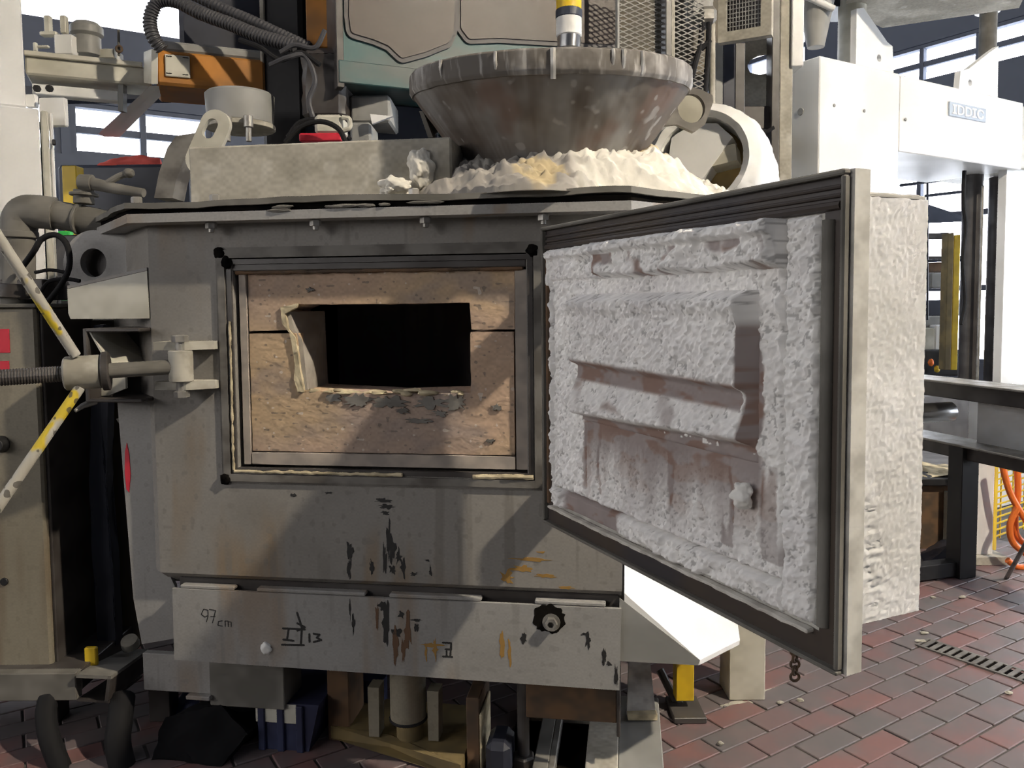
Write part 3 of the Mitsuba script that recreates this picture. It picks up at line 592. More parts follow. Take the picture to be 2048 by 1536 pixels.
def crust(s0, s1, z0, z1, fn, step=0.0030, base=0.03, seed=0):
    """a refractory piece: a relief of crust over the (s, z) rectangle, standing proud towards -y, closed behind"""
    nx, nz = max(3, int((s1 - s0) / step)), max(3, int((z1 - z0) / step))
    S, Z = np.meshgrid(np.linspace(s0, s1, nx), np.linspace(z0, z1, nz), indexing='ij')
    h, bare = fn(S, Z)
    P3 = np.stack([S, Z, S * 0], -1)
    g1 = meshkit.fbm(P3 * 130, 2, seed); g2 = meshkit.fbm(P3 * 24, 3, seed + 9); g3 = meshkit.noise(P3 * 62, seed + 4)
    lump = np.clip(g1 - 0.40, 0, 1) * 0.016 + np.clip(g3 - 0.5, 0, 1) * 0.010 + (g2 - 0.5) * 0.012
    h = h + lump * (1 - 0.88 * bare)
    edge = np.minimum.reduce([S - s0, s1 - S, Z - z0, z1 - Z]); h = h - 0.012 * (1 - sstep(0, 0.008, edge))
    v = np.stack([S, -h, Z], -1).reshape(-1, 3)
    idx = np.arange(nx * nz).reshape(nx, nz)
    a, b, c, d = idx[:-1, :-1].ravel(), idx[1:, :-1].ravel(), idx[1:, 1:].ravel(), idx[:-1, 1:].ravel()
    f = np.vstack([np.stack([a, b, c], 1), np.stack([a, c, d], 1)])
    ring = np.r_[idx[:, 0], idx[-1, 1:], idx[-2::-1, -1], idx[0, -2:0:-1]]
    vb = v[ring].copy(); vb[:, 1] = base; k = len(v) + np.arange(len(ring)); kn = np.roll(k, -1); rn = np.roll(ring, -1)
    f = np.vstack([f, np.stack([ring, k, kn], 1), np.stack([ring, kn, rn], 1)])
    w = np.vstack([v, vb])
    t1 = meshkit.fbm(P3 * 9, 3, seed + 2)[..., None]; t2 = meshkit.noise(P3 * 110, seed + 3)[..., None]
    col = np.array([0.86, 0.855, 0.83]) * (1 - t1) + np.array([0.70, 0.69, 0.69]) * t1
    col = col * (0.90 + 0.2 * t2)
    col = np.where((g1[..., None] < 0.30) & (g2[..., None] < 0.55), col * 0.55, col)  # hollows of the relief darkened in the colour, as their shade
    bc = np.array([0.31, 0.268, 0.262]) * (0.85 + 0.3 * g2[..., None])
    rs = sstep(0.50, 0.62, meshkit.fbm(P3 * np.array([14, 30, 1]) + 4, 3, seed + 21))[..., None]
    bc = bc * (1 - 0.7 * rs) + np.array([0.24, 0.145, 0.11]) * 0.7 * rs
    bb = np.clip(bare, 0, 1)[..., None]
    col = (col * (1 - bb) + bc * bb).reshape(-1, 3)
    return trimesh.Trimesh(w, f, process=False), np.vstack([col, col[ring]])

def nz2(S, Z, f, seed):
    return meshkit.fbm(np.stack([S, Z, S * 0], -1) * f, 3, seed)
def panel_fn(S, Z):
    n = nz2(S, Z, 10, 5)
    h = np.full_like(S, 0.004)
    # bare, heat-stained field under the plug, with ragged drips of crust
    under = sstep(1.0, 0.0, (1.235 - Z) / (0.07 + 0.30 * nz2(S, Z * 0.15, 24, 8))) * (Z < 1.245) * sstep(0.215, 0.245, S) * sstep(0.93, 0.90, S)
    right = sstep(0.0, 0.01, 0.932 - S - 1.6 * (Z - 1.38) ** 2 - 0.02 * n) * (S > 0.80) * (Z > 1.24) * (Z < 1.50)  # lens of shade beside the plug, coloured in as bare lining
    crack = np.exp(-((Z - 1.632 + 0.006 * (n - 0.5)) / 0.0022) ** 2) * (S < 0.33)
    streak = sstep(0.60, 0.68, nz2(S, Z * 0.12, 26, 31)) * (Z < 1.23) * (Z > 1.04) * (S > 0.22)
    return h - 0.008 * crack, np.clip(under + right + 0.6 * streak, 0, 1)
def top_fn(S, Z):
    n = nz2(S, Z, 16, 6)
    stepped = sstep(1.60 + 0.02 * n, 1.612 + 0.02 * n, Z)
    h = 0.012 + 0.030 * stepped * sstep(0.33, 0.35, S) + 0.014 * sstep(1.672, 1.68, Z + 0.010 * (n - 0.5))
    h = h + 0.012 * sstep(0.45, 0.65, n) * (Z > 1.61)
    return h, np.clip(0.95 * sstep(0.52, 0.62, nz2(S, Z, 12, 12)) * (Z < 1.672) * (S > 0.34) * (S < 0.96), 0, 1)
def strip_fn(S, Z):
    return np.full_like(S, 0.008) + 0.006 * nz2(S, Z, 30, 14), np.zeros_like(S)
def bottom_fn(S, Z):
    bare = sstep(0.10, 0.13, S) * sstep(0.42, 0.38, S)
    return 0.010 - 0.006 * bare + 0.010 * sstep(0.5, 0.6, nz2(S, Z, 12, 17)) * (1 - bare), bare
def plug_fn(S, Z):
    n = nz2(S, Z, 14, 20)
    # profile over the height: sloped lower step, smooth groove, crusted upper face with a thick dust ledge on top
    zz = Z + 0.02 * (S - 0.5)
    up_ = sstep(1.395, 1.375, zz) * 0 + sstep(1.375, 1.392, zz)
    low = sstep(1.238 + 0.03 * (S - 0.2) + 0.012 * (n - .5), 1.262 + 0.03 * (S - 0.2), Z)
    h = 0.008 + 0.050 * low * (1 - 0.60 * sstep(1.27, 1.36, zz)) + 0.028 * up_ + 0.012 * sstep(1.51, 1.545, Z) - 0.03 * sstep(1.552, 1.568, Z)
    side = sstep(0.902, 0.892, S + 0.008 * (n - .5)) * sstep(0.222, 0.236, S + 0.010 * (n - .5))
    h = 0.006 + (h - 0.006) * side
    bare = sstep(1.335, 1.345, zz) * sstep(1.400, 1.388, zz) * (S < 0.885) + 0.7 * sstep(0.5, 0.62, nz2(S, Z, 9, 23)) * sstep(1.27, 1.29, zz) * (zz < 1.34) + sstep(1.255, 1.24, Z - 0.03 * (S - 0.2)) + sstep(0.888, 0.893, S) * sstep(1.52, 1.49, Z)
    return h, np.clip(bare, 0, 1)
for nm, s0, s1, z0, z1, fn, sd in (('lining_panel', 0.052, 0.968, 1.012, 1.640, panel_fn, 1), ('lining_strip', 0.036, 0.972, 1.610, 1.702, top_fn, 2), ('lining_strip', 0.974, 1.052, 0.958, 1.702, strip_fn, 3),
                                   ('lining_strip', 0.036, 0.058, 0.955, 1.64, strip_fn, 4), ('lining_strip', 0.06, 0.972, 0.955, 1.010, bottom_fn, 5), ('plug_block', 0.212, 0.908, 1.225, 1.572, plug_fn, 6)):
    m_, c_ = crust(s0, s1, z0, z1, fn, seed=sd)
    part(do, nm, m_, 'm_vertex', D, True, color=c_)
cl, = [blob((0.885, -0.03, 1.165), (0.022, 0.02, 0.026), 12, 0.5, 3)]
part(do, 'crust_lump', cl, 'm_vertex', D, True, color=np.tile([0.74, 0.73, 0.70], (len(cl.vertices), 1)))
fl_ = rough(dense(bx(0.028, 0.046, -0.018, -0.004, 1.60, 1.70), 0.008), 0.006, 50, 6)
part(do, 'crust_flake', fl_, 'm_vertex', D, True, color=np.tile([0.72, 0.72, 0.70], (len(fl_.vertices), 1)))

# ------------------------------------------------------------------ on top of the furnace
single('cover_block', rough(dense(bx(-1.20, -0.30, 0.10, 0.50, 1.88, 2.083, 0.006), 0.04), 0.003, 9, 4), 'm_slab', 'long pale grey refractory cover block on the furnace top, left of the funnel', 'block', FURN, 40)
# tilted charging funnel
fn_ = thing('charging_funnel', 'wide dirty steel charging funnel on top of the furnace', 'funnel')
FC = np.array([0.145, 2.90, 2.03]); tilt = math.radians(6.0); FD = np.array([-0.01, -math.sin(tilt), math.cos(tilt)]); FD /= np.linalg.norm(FD)
FH = 0.318
def fprof(rs):
    return [(r_, h_) for r_, h_ in rs]
cone = lathe([(0.275, 0.0), (0.305, 0.0), (0.315, 0.02), (0.470, FH - 0.085), (0.480, FH - 0.072), (0.455, FH - 0.072), (0.295, 0.02), (0.275, 0.0)], 72, FC, FD)
part(fn_, 'cone', rough(dense(cone, 0.05), 0.004, 14, 3), 'm_funnel', smooth=40)
rim_ = lathe([(0.455, FH - 0.075), (0.484, FH - 0.075), (0.492, FH - 0.06), (0.490, FH - 0.008), (0.482, FH), (0.460, FH), (0.455, FH - 0.01), (0.455, FH - 0.075)], 72, FC, FD)
part(fn_, 'rim_band', rough(dense(rim_, 0.04), 0.003, 30, 5), 'm_rimband', smooth=40)
gw = at(1377, 215, 2.88)
GF = Frame(gw[0], gw[1], 8)
gx, gz = 0.0, gw[2]
def gp(px, py): return GF.on(px, py, 0.0)
ear = sg.Polygon([gp(*q) for q in ((1300, 255), (1322, 232), (1366, 172), (1400, 180), (1423, 192), (1424, 206), (1408, 250), (1386, 266), (1352, 250))]).difference(sg.Point(*gp(1381, 218)).buffer(0.050))
part(fn_, 'lifting_ear', prism(ear, -0.01, 0.012), 'm_framegrey', GF)
part(fn_, 'lifting_ear', cat(sweep([at(838, 222, 2.86), at(846, 222, 2.86), at(866, 275, 2.86), at(856, 275, 2.86)], (0.01, 0.05, 0)), sweep([at(885, 212, 2.9), at(893, 235, 2.9), at(860, 283, 2.9), at(850, 250, 2.9)], (0.0, 0.02, 0))), 'm_dust')
FM = rot_to(FD)
for i, (a, z1, r_) in enumerate(((-0.03, 0.09, 0.009), (0.34, 0.05, 0.006), (0.41, 0.06, 0.007), (0.55, 0.07, 0.006), (-0.38, 0.06, 0.006), (-0.8, 0.06, 0.006))):
    cx, cy = math.sin(a) * 0.493, -math.cos(a) * 0.493
    bx_, by_ = FM[:3, 0], FM[:3, 1]
    qx = np.array([cx, cy, 0]); qx = qx - FD * (qx @ FD)
    part(fn_, 'drip', tube([FC + qx + FD * (FH - 0.004), FC + qx * 1.004 + FD * (FH - z1 * 0.5), FC + qx * 0.99 + FD * (FH - z1)], r_, 6), 'm_steel', smooth=40)
# ceramic wool around the funnel foot
def wool(cx, cy, r0, Rfn, z0, z1, seed, na=220, nr=60):
    A, Q = np.meshgrid(np.linspace(0, 2 * math.pi, na, endpoint=False), np.linspace(0, 1, nr), indexing='ij')
    R_ = Rfn(A); r = r0 + (R_ - r0) * Q
    x, y = cx + r * np.cos(A), cy + r * np.sin(A)
    P3 = np.stack([x, y, x * 0], -1)
    n1 = meshkit.fbm(P3 * 7, 3, seed); n2 = meshkit.fbm(P3 * 26, 3, seed + 1)
    n3 = meshkit.fbm(P3 * 70, 2, seed + 2)
    z = z0 + (z1 - z0) * (1 - Q ** 2.0) * (0.50 + 0.85 * n1) + ((n2 - 0.45) * 0.085 + (n3 - 0.5) * 0.022) * (1 - Q) ** 0.25
    z = np.maximum(z, z0 - 0.002)
    z = np.where(Q > 0.97, z0 - 0.004, z)
    v = np.stack([x, y, z], -1).reshape(-1, 3); idx = np.arange(na * nr).reshape(na, nr)
    a, b, c, d = idx[:, :-1].ravel(), np.roll(idx, -1, 0)[:, :-1].ravel(), np.roll(idx, -1, 0)[:, 1:].ravel(), idx[:, 1:].ravel()
    f = np.vstack([np.stack([a, d, c], 1), np.stack([a, c, b], 1)])
    t = meshkit.fbm(P3 * 4.5, 3, seed + 5).reshape(-1, 1); u = meshkit.fbm(P3 * 30, 2, seed + 6).reshape(-1, 1)
    s = sstep(0.45, 0.58, t); g = sstep(0.62, 0.70, meshkit.fbm(P3 * 6 + 3, 3, seed + 7)).reshape(-1, 1)
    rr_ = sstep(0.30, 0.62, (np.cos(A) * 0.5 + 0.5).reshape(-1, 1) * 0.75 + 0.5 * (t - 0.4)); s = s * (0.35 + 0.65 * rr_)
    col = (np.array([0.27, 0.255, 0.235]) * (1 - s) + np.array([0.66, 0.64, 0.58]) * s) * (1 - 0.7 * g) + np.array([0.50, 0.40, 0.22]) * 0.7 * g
    return trimesh.Trimesh(v, f, process=False), col * (0.85 + 0.3 * u)
def wr(A): return 0.55 + 0.055 * np.sin(3 * A + 1) + 0.03 * np.sin(7 * A) + 0.06 * np.cos(A) ** 4
wc = FURN.loc((0.145, 2.90, 0))
wm, wcol = wool(wc[0] + 0.02, wc[1] + 0.02, 0.24, wr, 1.878, 2.045, 3, 420, 110)
single('ceramic_wool', wm, 'm_vertex', 'torn whitish ceramic wool packed around the funnel foot', 'insulation', FURN, True, kind='stuff', color=wcol)
for i, (px, py, r_, l) in enumerate([(790, 376, (0.052, 0.05, 0.032), 'small white lump of wool beside the cover block foot'), (842, 335, (0.040, 0.04, 0.060), 'upright white tuft of wool leaning on the cover block end')]):
    b_ = blob(at(px, py, 2.60 if i else 2.55), r_, 31 + i, 0.45, 4); 
    single('wool_tuft', rough(b_, 0.006, 40, i), 'm_vertex', l, 'insulation', smooth=True, color=np.tile([0.62, 0.60, 0.54], (len(b_.vertices), 1)))
# white crusted burner drum behind the funnel
bd = thing('burner_drum', 'white crusted round burner drum behind the right side of the funnel', 'burner')
C0 = at(1400, 318, 3.18); ax_ = np.array([-0.42, -0.90, 0.10]); ax_ /= np.linalg.norm(ax_)
part(bd, 'drum', rough(dense(lathe([(0.165, 0.0), (0.19, 0.015), (0.235, -0.04), (0.255, -0.16), (0.25, -0.42), (0, -0.42), (0, -0.16), (0.165, -0.16), (0.165, 0.0)], 56, C0, ax_), 0.035), 0.008, 22, 3), 'm_white', smooth=40)
X_ = rot_to(ax_)
part(bd, 'niche', lathe([(0, -0.15), (0.163, -0.15), (0.163, -0.13), (0, -0.13)], 40, C0, ax_), 'm_ochre', smooth=30)
side = np.cross(ax_, [0, 0, 1.0]); side /= np.linalg.norm(side)
upv = np.cross(side, ax_)
def onface(a, b, c): return C0 + side * a + upv * b + ax_ * c
sgn = 1 if (side @ _r) > 0 else -1
part(bd, 'plug', rough(dense(hull([onface(sgn * a, b, c) for a, b in ((-0.13, -0.02), (-0.12, 0.10), (-0.03, 0.15), (0.06, 0.14), (0.12, 0.08), (0.01, 0.05), (-0.02, -0.04), (-0.03, -0.13), (-0.09, -0.11)) for c in (-0.125, -0.015)]), 0.04), 0.004, 25, 6), 'm_white', smooth=40)
part(bd, 'plug', hull([onface(sgn * a, b, c) for a, b in ((0.02, 0.035), (0.13, 0.055), (0.14, -0.01), (0.03, -0.03)) for c in (-0.13, -0.02)]), 'm_cream')
part(bd, 'end_disc', lathe([(0, 0), (0.060, 0), (0.060, 0.02), (0, 0.024)], 28, at(1381, 217, 3.02), (-0.1, -1, -0.05)), 'm_cream', smooth=30, label='small pale round cap seen through the lifting ear')
# beacon on its post
bc = thing('beacon', 'yellow and white signal beacon standing up behind the funnel', 'beacon')
B0 = at(1138, 78, 3.45)
for nm, py0, py1, r_, m_ in (('foot', 100, 72, 0.050, 'm_chrome'), ('lens', 74, 36, 0.054, 'm_white'), ('collar', 38, 20, 0.056, 'm_navy'), ('lens', 22, -60, 0.053, 'm_yellow')):
    za, zb = at(1138, py0, 3.45)[2], at(1138, py1, 3.45)[2]
    part(bc, nm, cyl((B0[0], B0[1], za), (B0[0], B0[1], zb), r_, 24, b=0.004), m_, smooth=30, label={'m_yellow': 'yellow lens', 'm_white': 'white lens'}.get(m_))
part(bc, 'post', cyl((B0[0], B0[1], 1.9), (B0[0], B0[1], at(1138, 98, 3.45)[2]), 0.02), 'm_steel', smooth=30)

# ------------------------------------------------------------------ hood and robot behind the furnace
def poly_at(pts, Y): return [at(a, b, Y) for a, b in pts]
HF0 = at(680, 130, 3.55)
HOF = Frame(HF0[0], HF0[1], 24)
def hp(px, py, d=0.0): return HOF.on(px, py, d)
ho = thing('hood', 'large heat-browned steel hood with worn teal edges above the furnace', 'hood')
x0, zb = hp(680, 165); x1, _ = hp(1229, 165); zs = hp(680, 118)[1]; zt = 3.6
part(ho, 'shell', bx(x0, x1, 0.02, 1.3, zb + 0.005, zt, 0.01), 'm_teal', HOF)
part(ho, 'lower_band', bx(x0 - 0.005, x1 + 0.005, -0.006, 0.03, zb, zs - 0.004, 0.004), 'm_teal', HOF)
def zone(pts): return sg.Polygon([hp(*p) for p in pts]).buffer(-0.012).buffer(0.02, quad_segs=4)
p1_ = zone([(702, -60), (702, 30), (706, 62), (750, 75), (780, 88), (805, 112), (850, 100), (895, 82), (905, 60), (908, -60)])
p2_ = zone([(926, -60), (926, 55), (940, 74), (1000, 72), (1100, 78), (1229, 85), (1229, -60)])
part(ho, 'panel', prism(p1_, 0.004, 0.03), 'm_hood', HOF); part(ho, 'panel', prism(p2_, 0.004, 0.03), 'm_hood', HOF)
part(ho, 'frame_edge', prism(p1_.buffer(0.020).union(p2_.buffer(0.020)), 0.010, 0.03), 'm_hoodseam', HOF)
part(ho, 'side_panel', bx(x0 - 0.012, x0 + 0.02, 0.0, 1.2, zb - 0.02, zt), 'm_darksteel', HOF)
part(ho, 'support', cat(bx(x0 + 0.15, x0 + 0.55, 0.3, 0.7, 2.2, zb), bx(x0 + 0.6, x1 - 0.1, 0.9, 1.1, 1.6, zb)), 'm_navy', HOF)

def pb(px0, py0, px1, py1, Y, dy, b=0.004):
    ym, xm = (max(py0, 0) + py1) / 2, (px0 + px1) / 2
    return bx(at(px0, ym, Y)[0], at(px1, ym, Y)[0], Y, Y + dy, at(xm, py1, Y)[2], at(xm, py0, Y)[2], b)

ra = thing('handling_robot', 'orange and dark handling robot arm at the upper left', 'robot')
o0 = at(312, 140, 3.75); OR_ = Frame(o0[0], o0[1], 22)
def op(px, py): return OR_.on(px, py, 0.0)
part(ra, 'arm', bx(op(312, 140)[0], op(530, 140)[0], 0, 0.35, op(312, 168)[1], op(312, 98)[1], 0.012), 'm_orange', OR_, label='orange robot arm')
part(ra, 'cover_plate', bx(op(330, 130)[0], op(380, 130)[0], -0.012, 0.0, op(330, 153)[1], op(330, 109)[1]), 'm_cream', OR_, label='pale square cover plate')
for a_, b_ in ((338, 114), (371, 117), (338, 148), (371, 151)):
    q = op(a_, b_); part(ra, 'slot', bx(q[0] - 0.012, q[0] + 0.012, -0.0135, -0.011, q[1] - 0.002, q[1] + 0.002, 0), 'm_black', OR_)
part(ra, 'arm_top', bx(op(316, 90)[0], op(530, 90)[0], 0.02, 0.4, op(316, 98)[1], op(316, 76)[1], 0.012), 'm_greybox', OR_)
part(ra, 'upper_arm', bx(op(358, 40)[0], op(540, 40)[0], 0.10, 0.4, op(316, 80)[1], op(358, -80)[1], 0.02), 'm_navy', OR_)
mc = at(465, 210, 3.55)
part(ra, 'wrist_drum', cyl((mc[0], mc[1] + 0.1, at(465, 243, 3.55)[2]), (mc[0], mc[1] + 0.1, at(465, 176, 3.55)[2]), 0.142, 36, 0.150, b=0.01), 'm_greybox', smooth=30, label='pale grey wrist drum')
part(ra, 'flange', cyl((mc[0], mc[1] + 0.1, at(465, 250, 3.55)[2]), (mc[0], mc[1] + 0.1, at(465, 240, 3.55)[2]), 0.150, 36), 'm_slab', smooth=30)
for i, px in enumerate((455, 497)):
    q = at(px, 255, 3.5); part(ra, 'connector', cat(cyl(q, q + np.array([0, 0, 0.05]), 0.02), cyl(q - np.array([0, 0, 0.06]), q, 0.012)), 'm_steel', smooth=30)
part(ra, 'column', cat(pb(522, -80, 606, 300, 3.95, 0.5, 0.02)), 'm_black')
part(ra, 'column_strip', pb(519, -80, 528, 55, 3.93, 0.02), 'm_slab')
part(ra, 'column_strip', pb(521, 100, 527, 190, 3.93, 0.02), 'm_slab')
part(ra, 'rust_panel', pb(612, -80, 676, 95, 3.72, 0.05), 'm_orange')
part(ra, 'valve_block', rough(dense(pb(600, 95, 690, 240, 3.6, 0.25, 0.03), 0.05), 0.02, 12, 3), 'm_darksteel', smooth=40)
for i, pts in enumerate([[(480, 80, 3.55), (520, 95, 3.5), (560, 120, 3.5), (600, 105, 3.5), (640, 130, 3.5)], [(540, 130, 3.5), (575, 115, 3.48), (610, 112, 3.5), (630, 160, 3.5), (618, 200, 3.5), (626, 235, 3.5)], [(560, 105, 3.5), (590, 90, 3.5), (630, 95, 3.5), (650, 60, 3.5)], [(575, 275, 3.4), (600, 245, 3.4), (640, 240, 3.4), (680, 258, 3.4), (700, 280, 3.4)]]):
    part(ra, 'cable', tube([at(*p) for p in pts], 0.011, 8), 'm_rubber' if i in (0, 3) else 'm_conduit', smooth=40)
cd = thing('conduit_hose', 'ribbed dark cable conduit looping over the orange robot arm', 'hose')
part(cd, 'hose', tube([at(*p) for p in ((325, 100, 3.68), (307, 75, 3.66), (300, 40, 3.66), (315, 5, 3.66), (350, 2, 3.66), (400, 26, 3.66), (460, 48, 3.64), (520, 72, 3.62), (590, 92, 3.60))], 0.026, 14, ribs=(60, 0.005)), 'm_conduit', smooth=40)
part(cd, 'hose', tube([at(*p) for p in ((330, -20, 3.75), (380, -12, 3.75), (440, 15, 3.74), (500, 40, 3.72), (560, 68, 3.7), (620, 95, 3.68))], 0.022, 12, ribs=(40, 0.004)), 'm_conduit', smooth=40)
vv = thing('valve_unit', 'small cream valve unit with a red base behind the cover block', 'valve')
part(vv, 'housing', pb(628, 228, 684, 268, 3.2, 0.12, 0.012), 'm_cream')
part(vv, 'base', pb(598, 266, 682, 282, 3.2, 0.14, 0.004), 'm_red')
part(vv, 'handle', tube([at(684, 235, 3.2), at(698, 238, 3.2), at(699, 255, 3.2), at(685, 262, 3.2)], 0.010, 8), 'm_cream', smooth=40)
part(vv, 'hose', tube([at(570, 285, 3.15), at(600, 255, 3.15), at(640, 243, 3.15), at(675, 256, 3.15), at(692, 285, 3.15)], 0.010, 8), 'm_rubber', smooth=40)
db = thing('ducting', 'grey sheet-metal duct under the teal hood', 'duct')
part(db, 'duct', pb(700, 190, 780, 245, 3.7, 0.3, 0.01), 'm_greybox')
part(db, 'duct', pb(700, 244, 742, 290, 3.6, 0.2, 0.01), 'm_greybox')
part(db, 'flap', sweep([at(740, 228, 3.55), at(785, 232, 3.55), at(744, 248, 3.55)], (0, 0.02, 0)), 'm_white')
sl = thing('slotted_lug', 'tall pale lifting lug with an oval hole behind the cover block', 'lug')
SF0 = at(420, 260, 3.05); SF = Frame(SF0[0], SF0[1], 0)
def sp_(px, py): return SF.on(px, py, 0.0)
a_, b_ = sp_(424, 240), sp_(395, 318)
oval = sg.LineString([sp_(426, 250), sp_(418, 266)]).buffer(0.022)
part(sl, 'plate', prism(sg.LineString([sp_(432, 250), sp_(402, 320)]).buffer(0.055).difference(oval), -0.01, 0.015), 'm_cream', SF)
gb = sg.Polygon([SF.on(*p, 0.28) for p in ((308, 396), (318, 345), (335, 295), (352, 272), (390, 266), (402, 272), (385, 292), (368, 320), (352, 360), (345, 396))])
single('curved_guard', prism(gb, 0.28, 0.40), 'm_framegrey', 'curved grey guard strip rising left of the cover block', 'guard', SF)

# ------------------------------------------------------------------ left side
wc_ = thing('white_cabinet', 'tall white machine cabinet at the left edge with a pale column above', 'cabinet')
cq0 = at(86, 400, 3.55); CF = Frame(cq0[0], cq0[1], 31)
def cb(a, c, b_, d, y0=0.0, y1=0.3, e=0.006):
    ym, xm = (max(c, 0) + min(d, 560)) / 2, (max(a, 0) + b_) / 2
    return bx(CF.on(a, ym, y0)[0], CF.on(b_, ym, y0)[0], y0, y1, CF.on(xm, d, y0)[1], CF.on(xm, c, y0)[1], e)
part(wc_, 'housing', cb(-260, 214, 85, 700), 'm_white', CF)
part(wc_, 'edge_strip', cb(88, 222, 104, 700, 0.0, 0.25), 'm_cream', CF)
part(wc_, 'corner_strip', cb(105, 226, 113, 700, 0.02, 0.06), 'm_white', CF)
part(wc_, 'column', cb(-260, -80, 47, 212, 0.06, 0.3), 'm_white', CF)
part(wc_, 'hinge', cb(104, 278, 112, 290, -0.02, 0.0), 'm_black', CF)
q0 = at(50, 135, 3.72)
BF = Frame(q0[0], q0[1], 24)
def bp(px, py): return BF.on(px, py, 0.0)
be = thing('portal_beam', 'cream steel beam running from the white column to the orange robot arm', 'beam')
part(be, 'beam', bx(bp(50, 130)[0], bp(302, 130)[0], 0, 0.22, bp(50, 148)[1], bp(50, 110)[1], 0.008), 'm_cream', BF)
part(be, 'flange', bx(bp(50, 130)[0], bp(285, 130)[0], -0.02, 0.24, bp(50, 112)[1], bp(50, 102)[1], 0.003), 'm_cream', BF)
part(be, 'lower_rail', bx(bp(62, 170)[0], bp(236, 170)[0], 0.03, 0.10, bp(62, 184)[1], bp(62, 163)[1], 0.004), 'm_white', BF)
part(be, 'end_gusset', sweep([at(300, 104, 3.9), at(316, 98, 3.72), at(316, 168, 3.72), at(300, 165, 3.9)], (-0.03, 0, 0)), 'm_cream')
for px in (76, 101):
    part(be, 'bolt', bolt(at(px, 178, 3.74), 0.016, 0.02, (0, -1, 0)), 'm_black')
part(be, 'strut', sweep([at(300, 172, 3.8), at(318, 172, 3.8), at(226, 268, 4.6), at(196, 268, 4.6)], (0, 0.08, 0)), 'm_white')
part(be, 'strut', sweep([at(236, 165, 3.9), at(246, 165, 3.9), at(246, 222, 3.9), at(236, 222, 3.9)], (0, 0.04, 0)), 'm_greybox')
part(be, 'mount_plate', pb(78, 195, 130, 252, 3.68, 0.03), 'm_white')
part(be, 'mount_plate', pb(50, 188, 70, 214, 3.70, 0.03), 'm_white')
dm = thing('drive_motor', 'small grey capped drive motor standing on the cream beam', 'motor')
mq = at(175, 105, 3.95)
part(dm, 'body', cyl((mq[0], mq[1], at(175, 112, 3.95)[2]), (mq[0], mq[1], at(175, 75, 3.95)[2]), 0.062, 24), 'm_greybox', smooth=30)
part(dm, 'cap', cyl((mq[0], mq[1], at(175, 78, 3.95)[2]), (mq[0], mq[1], at(175, 47, 3.95)[2]), 0.074, 24, b=0.02), 'm_greybox', smooth=30)
part(dm, 'gearbox', pb(196, 97, 228, 116, 3.95, 0.1), 'm_cream')
bk = thing('sensor_bracket', 'white sensor bracket with two uprights on the cream beam beside the motor', 'bracket')
part(bk, 'plate', pb(108, 68, 144, 108, 3.85, 0.06), 'm_white')
part(bk, 'arm', pb(78, 62, 112, 70, 3.85, 0.04), 'm_cream')
for px in (92, 124): part(bk, 'upright', pb(px - 5, 30, px + 7, 66, 3.85, 0.03), 'm_cream')
part(bk, 'pin', cat(pb(65, 84, 72, 102, 3.85, 0.02), pb(70, 90, 96, 95, 3.86, 0.02)), 'm_cream')
eb = thing('eye_rod', 'thin rusty eye rod hanging above the cream beam', 'rod')
part(eb, 'rod', cyl(at(237, 60, 3.95), at(238, 112, 3.95), 0.006), 'm_dust'); part(eb, 'eye', trimesh.creation.torus(0.014, 0.006, 16, 8, transform=trimesh.transformations.translation_matrix(at(238, 98, 3.94)) @ trimesh.transformations.rotation_matrix(math.pi / 2, [1, 0, 0])), 'm_rust', smooth=40)
single('machine_cover', pb(116, 328, 378, 560, 4.6, 0.6, 0.02), 'm_navy', 'dark blue machine cover seen between the white cabinet and the cover block', 'machine')
single('machine_rail', pb(48, 170, 330, 200, 5.4, 0.1), 'm_navy', 'dark rail crossing behind the cream beam', 'rail')
single('red_cloth', rough(dense(hull([at(*p) for p in ((196, 330, 4.62), (250, 312, 4.7), (318, 316, 4.7), (326, 330, 4.62), (200, 332, 5.0), (320, 332, 5.0))]), 0.04), 0.02, 14, 2), 'm_redcloth', 'crumpled red cloth lying on the dark machine cover', 'cloth', smooth=40)
single('yellow_post', pb(129, 331, 158, 620, 4.3, 0.08), 'm_yellow', 'yellow guard post beside the white cabinet, behind the pipe elbow', 'post')
gr_ = thing('green_panel', 'bright green panel with a pale strip seen through the hose loop', 'panel')
part(gr_, 'panel', pb(118, 462, 142, 606, 4.0, 0.04), 'm_green'); part(gr_, 'strip', pb(106, 462, 118, 606, 4.0, 0.05), 'm_white')
# pipe elbow with valve
pe = thing('gas_pipe', 'grey dusty pipe with a large elbow at the left furnace corner', 'pipe')
E0 = at(36, 600, 2.98); E1 = at(36, 470, 2.98); E2 = at(42, 430, 2.98); E3 = at(80, 424, 2.98); E4 = at(215, 448, 3.02)
part(pe, 'elbow', tube([E1, E1 + (E2 - E1) * 0.5, at(40, 438, 2.98), at(52, 424, 2.98), at(82, 424, 2.98), at(110, 428, 2.99)], 0.061, 24, k=6), 'm_dust', smooth=40)
part(pe, 'pipe', cyl(E0 + np.array([0, 0, -0.02]), E1, 0.057, 24), 'm_dust', smooth=40)
part(pe, 'pipe', cyl(at(105, 428, 2.99), E4, 0.052, 24), 'm_dust', smooth=40)
part(pe, 'collar', cyl(E1 - np.array([0, 0, 0.012]), E1 + np.array([0, 0, 0.012]), 0.068, 24), 'm_dust', smooth=40)
part(pe, 'collar', cyl(at(156, 437, 3.0), at(162, 438, 3.0), 0.060, 24), 'm_dust', smooth=40)
part(pe, 'flange', cyl(at(36, 595, 2.98), at(36, 568, 2.98), 0.092, 28), 'm_darksteel', smooth=30)
part(pe, 'plate', pb(0, 558, 86, 600, 2.93, 0.2), 'm_darksteel')
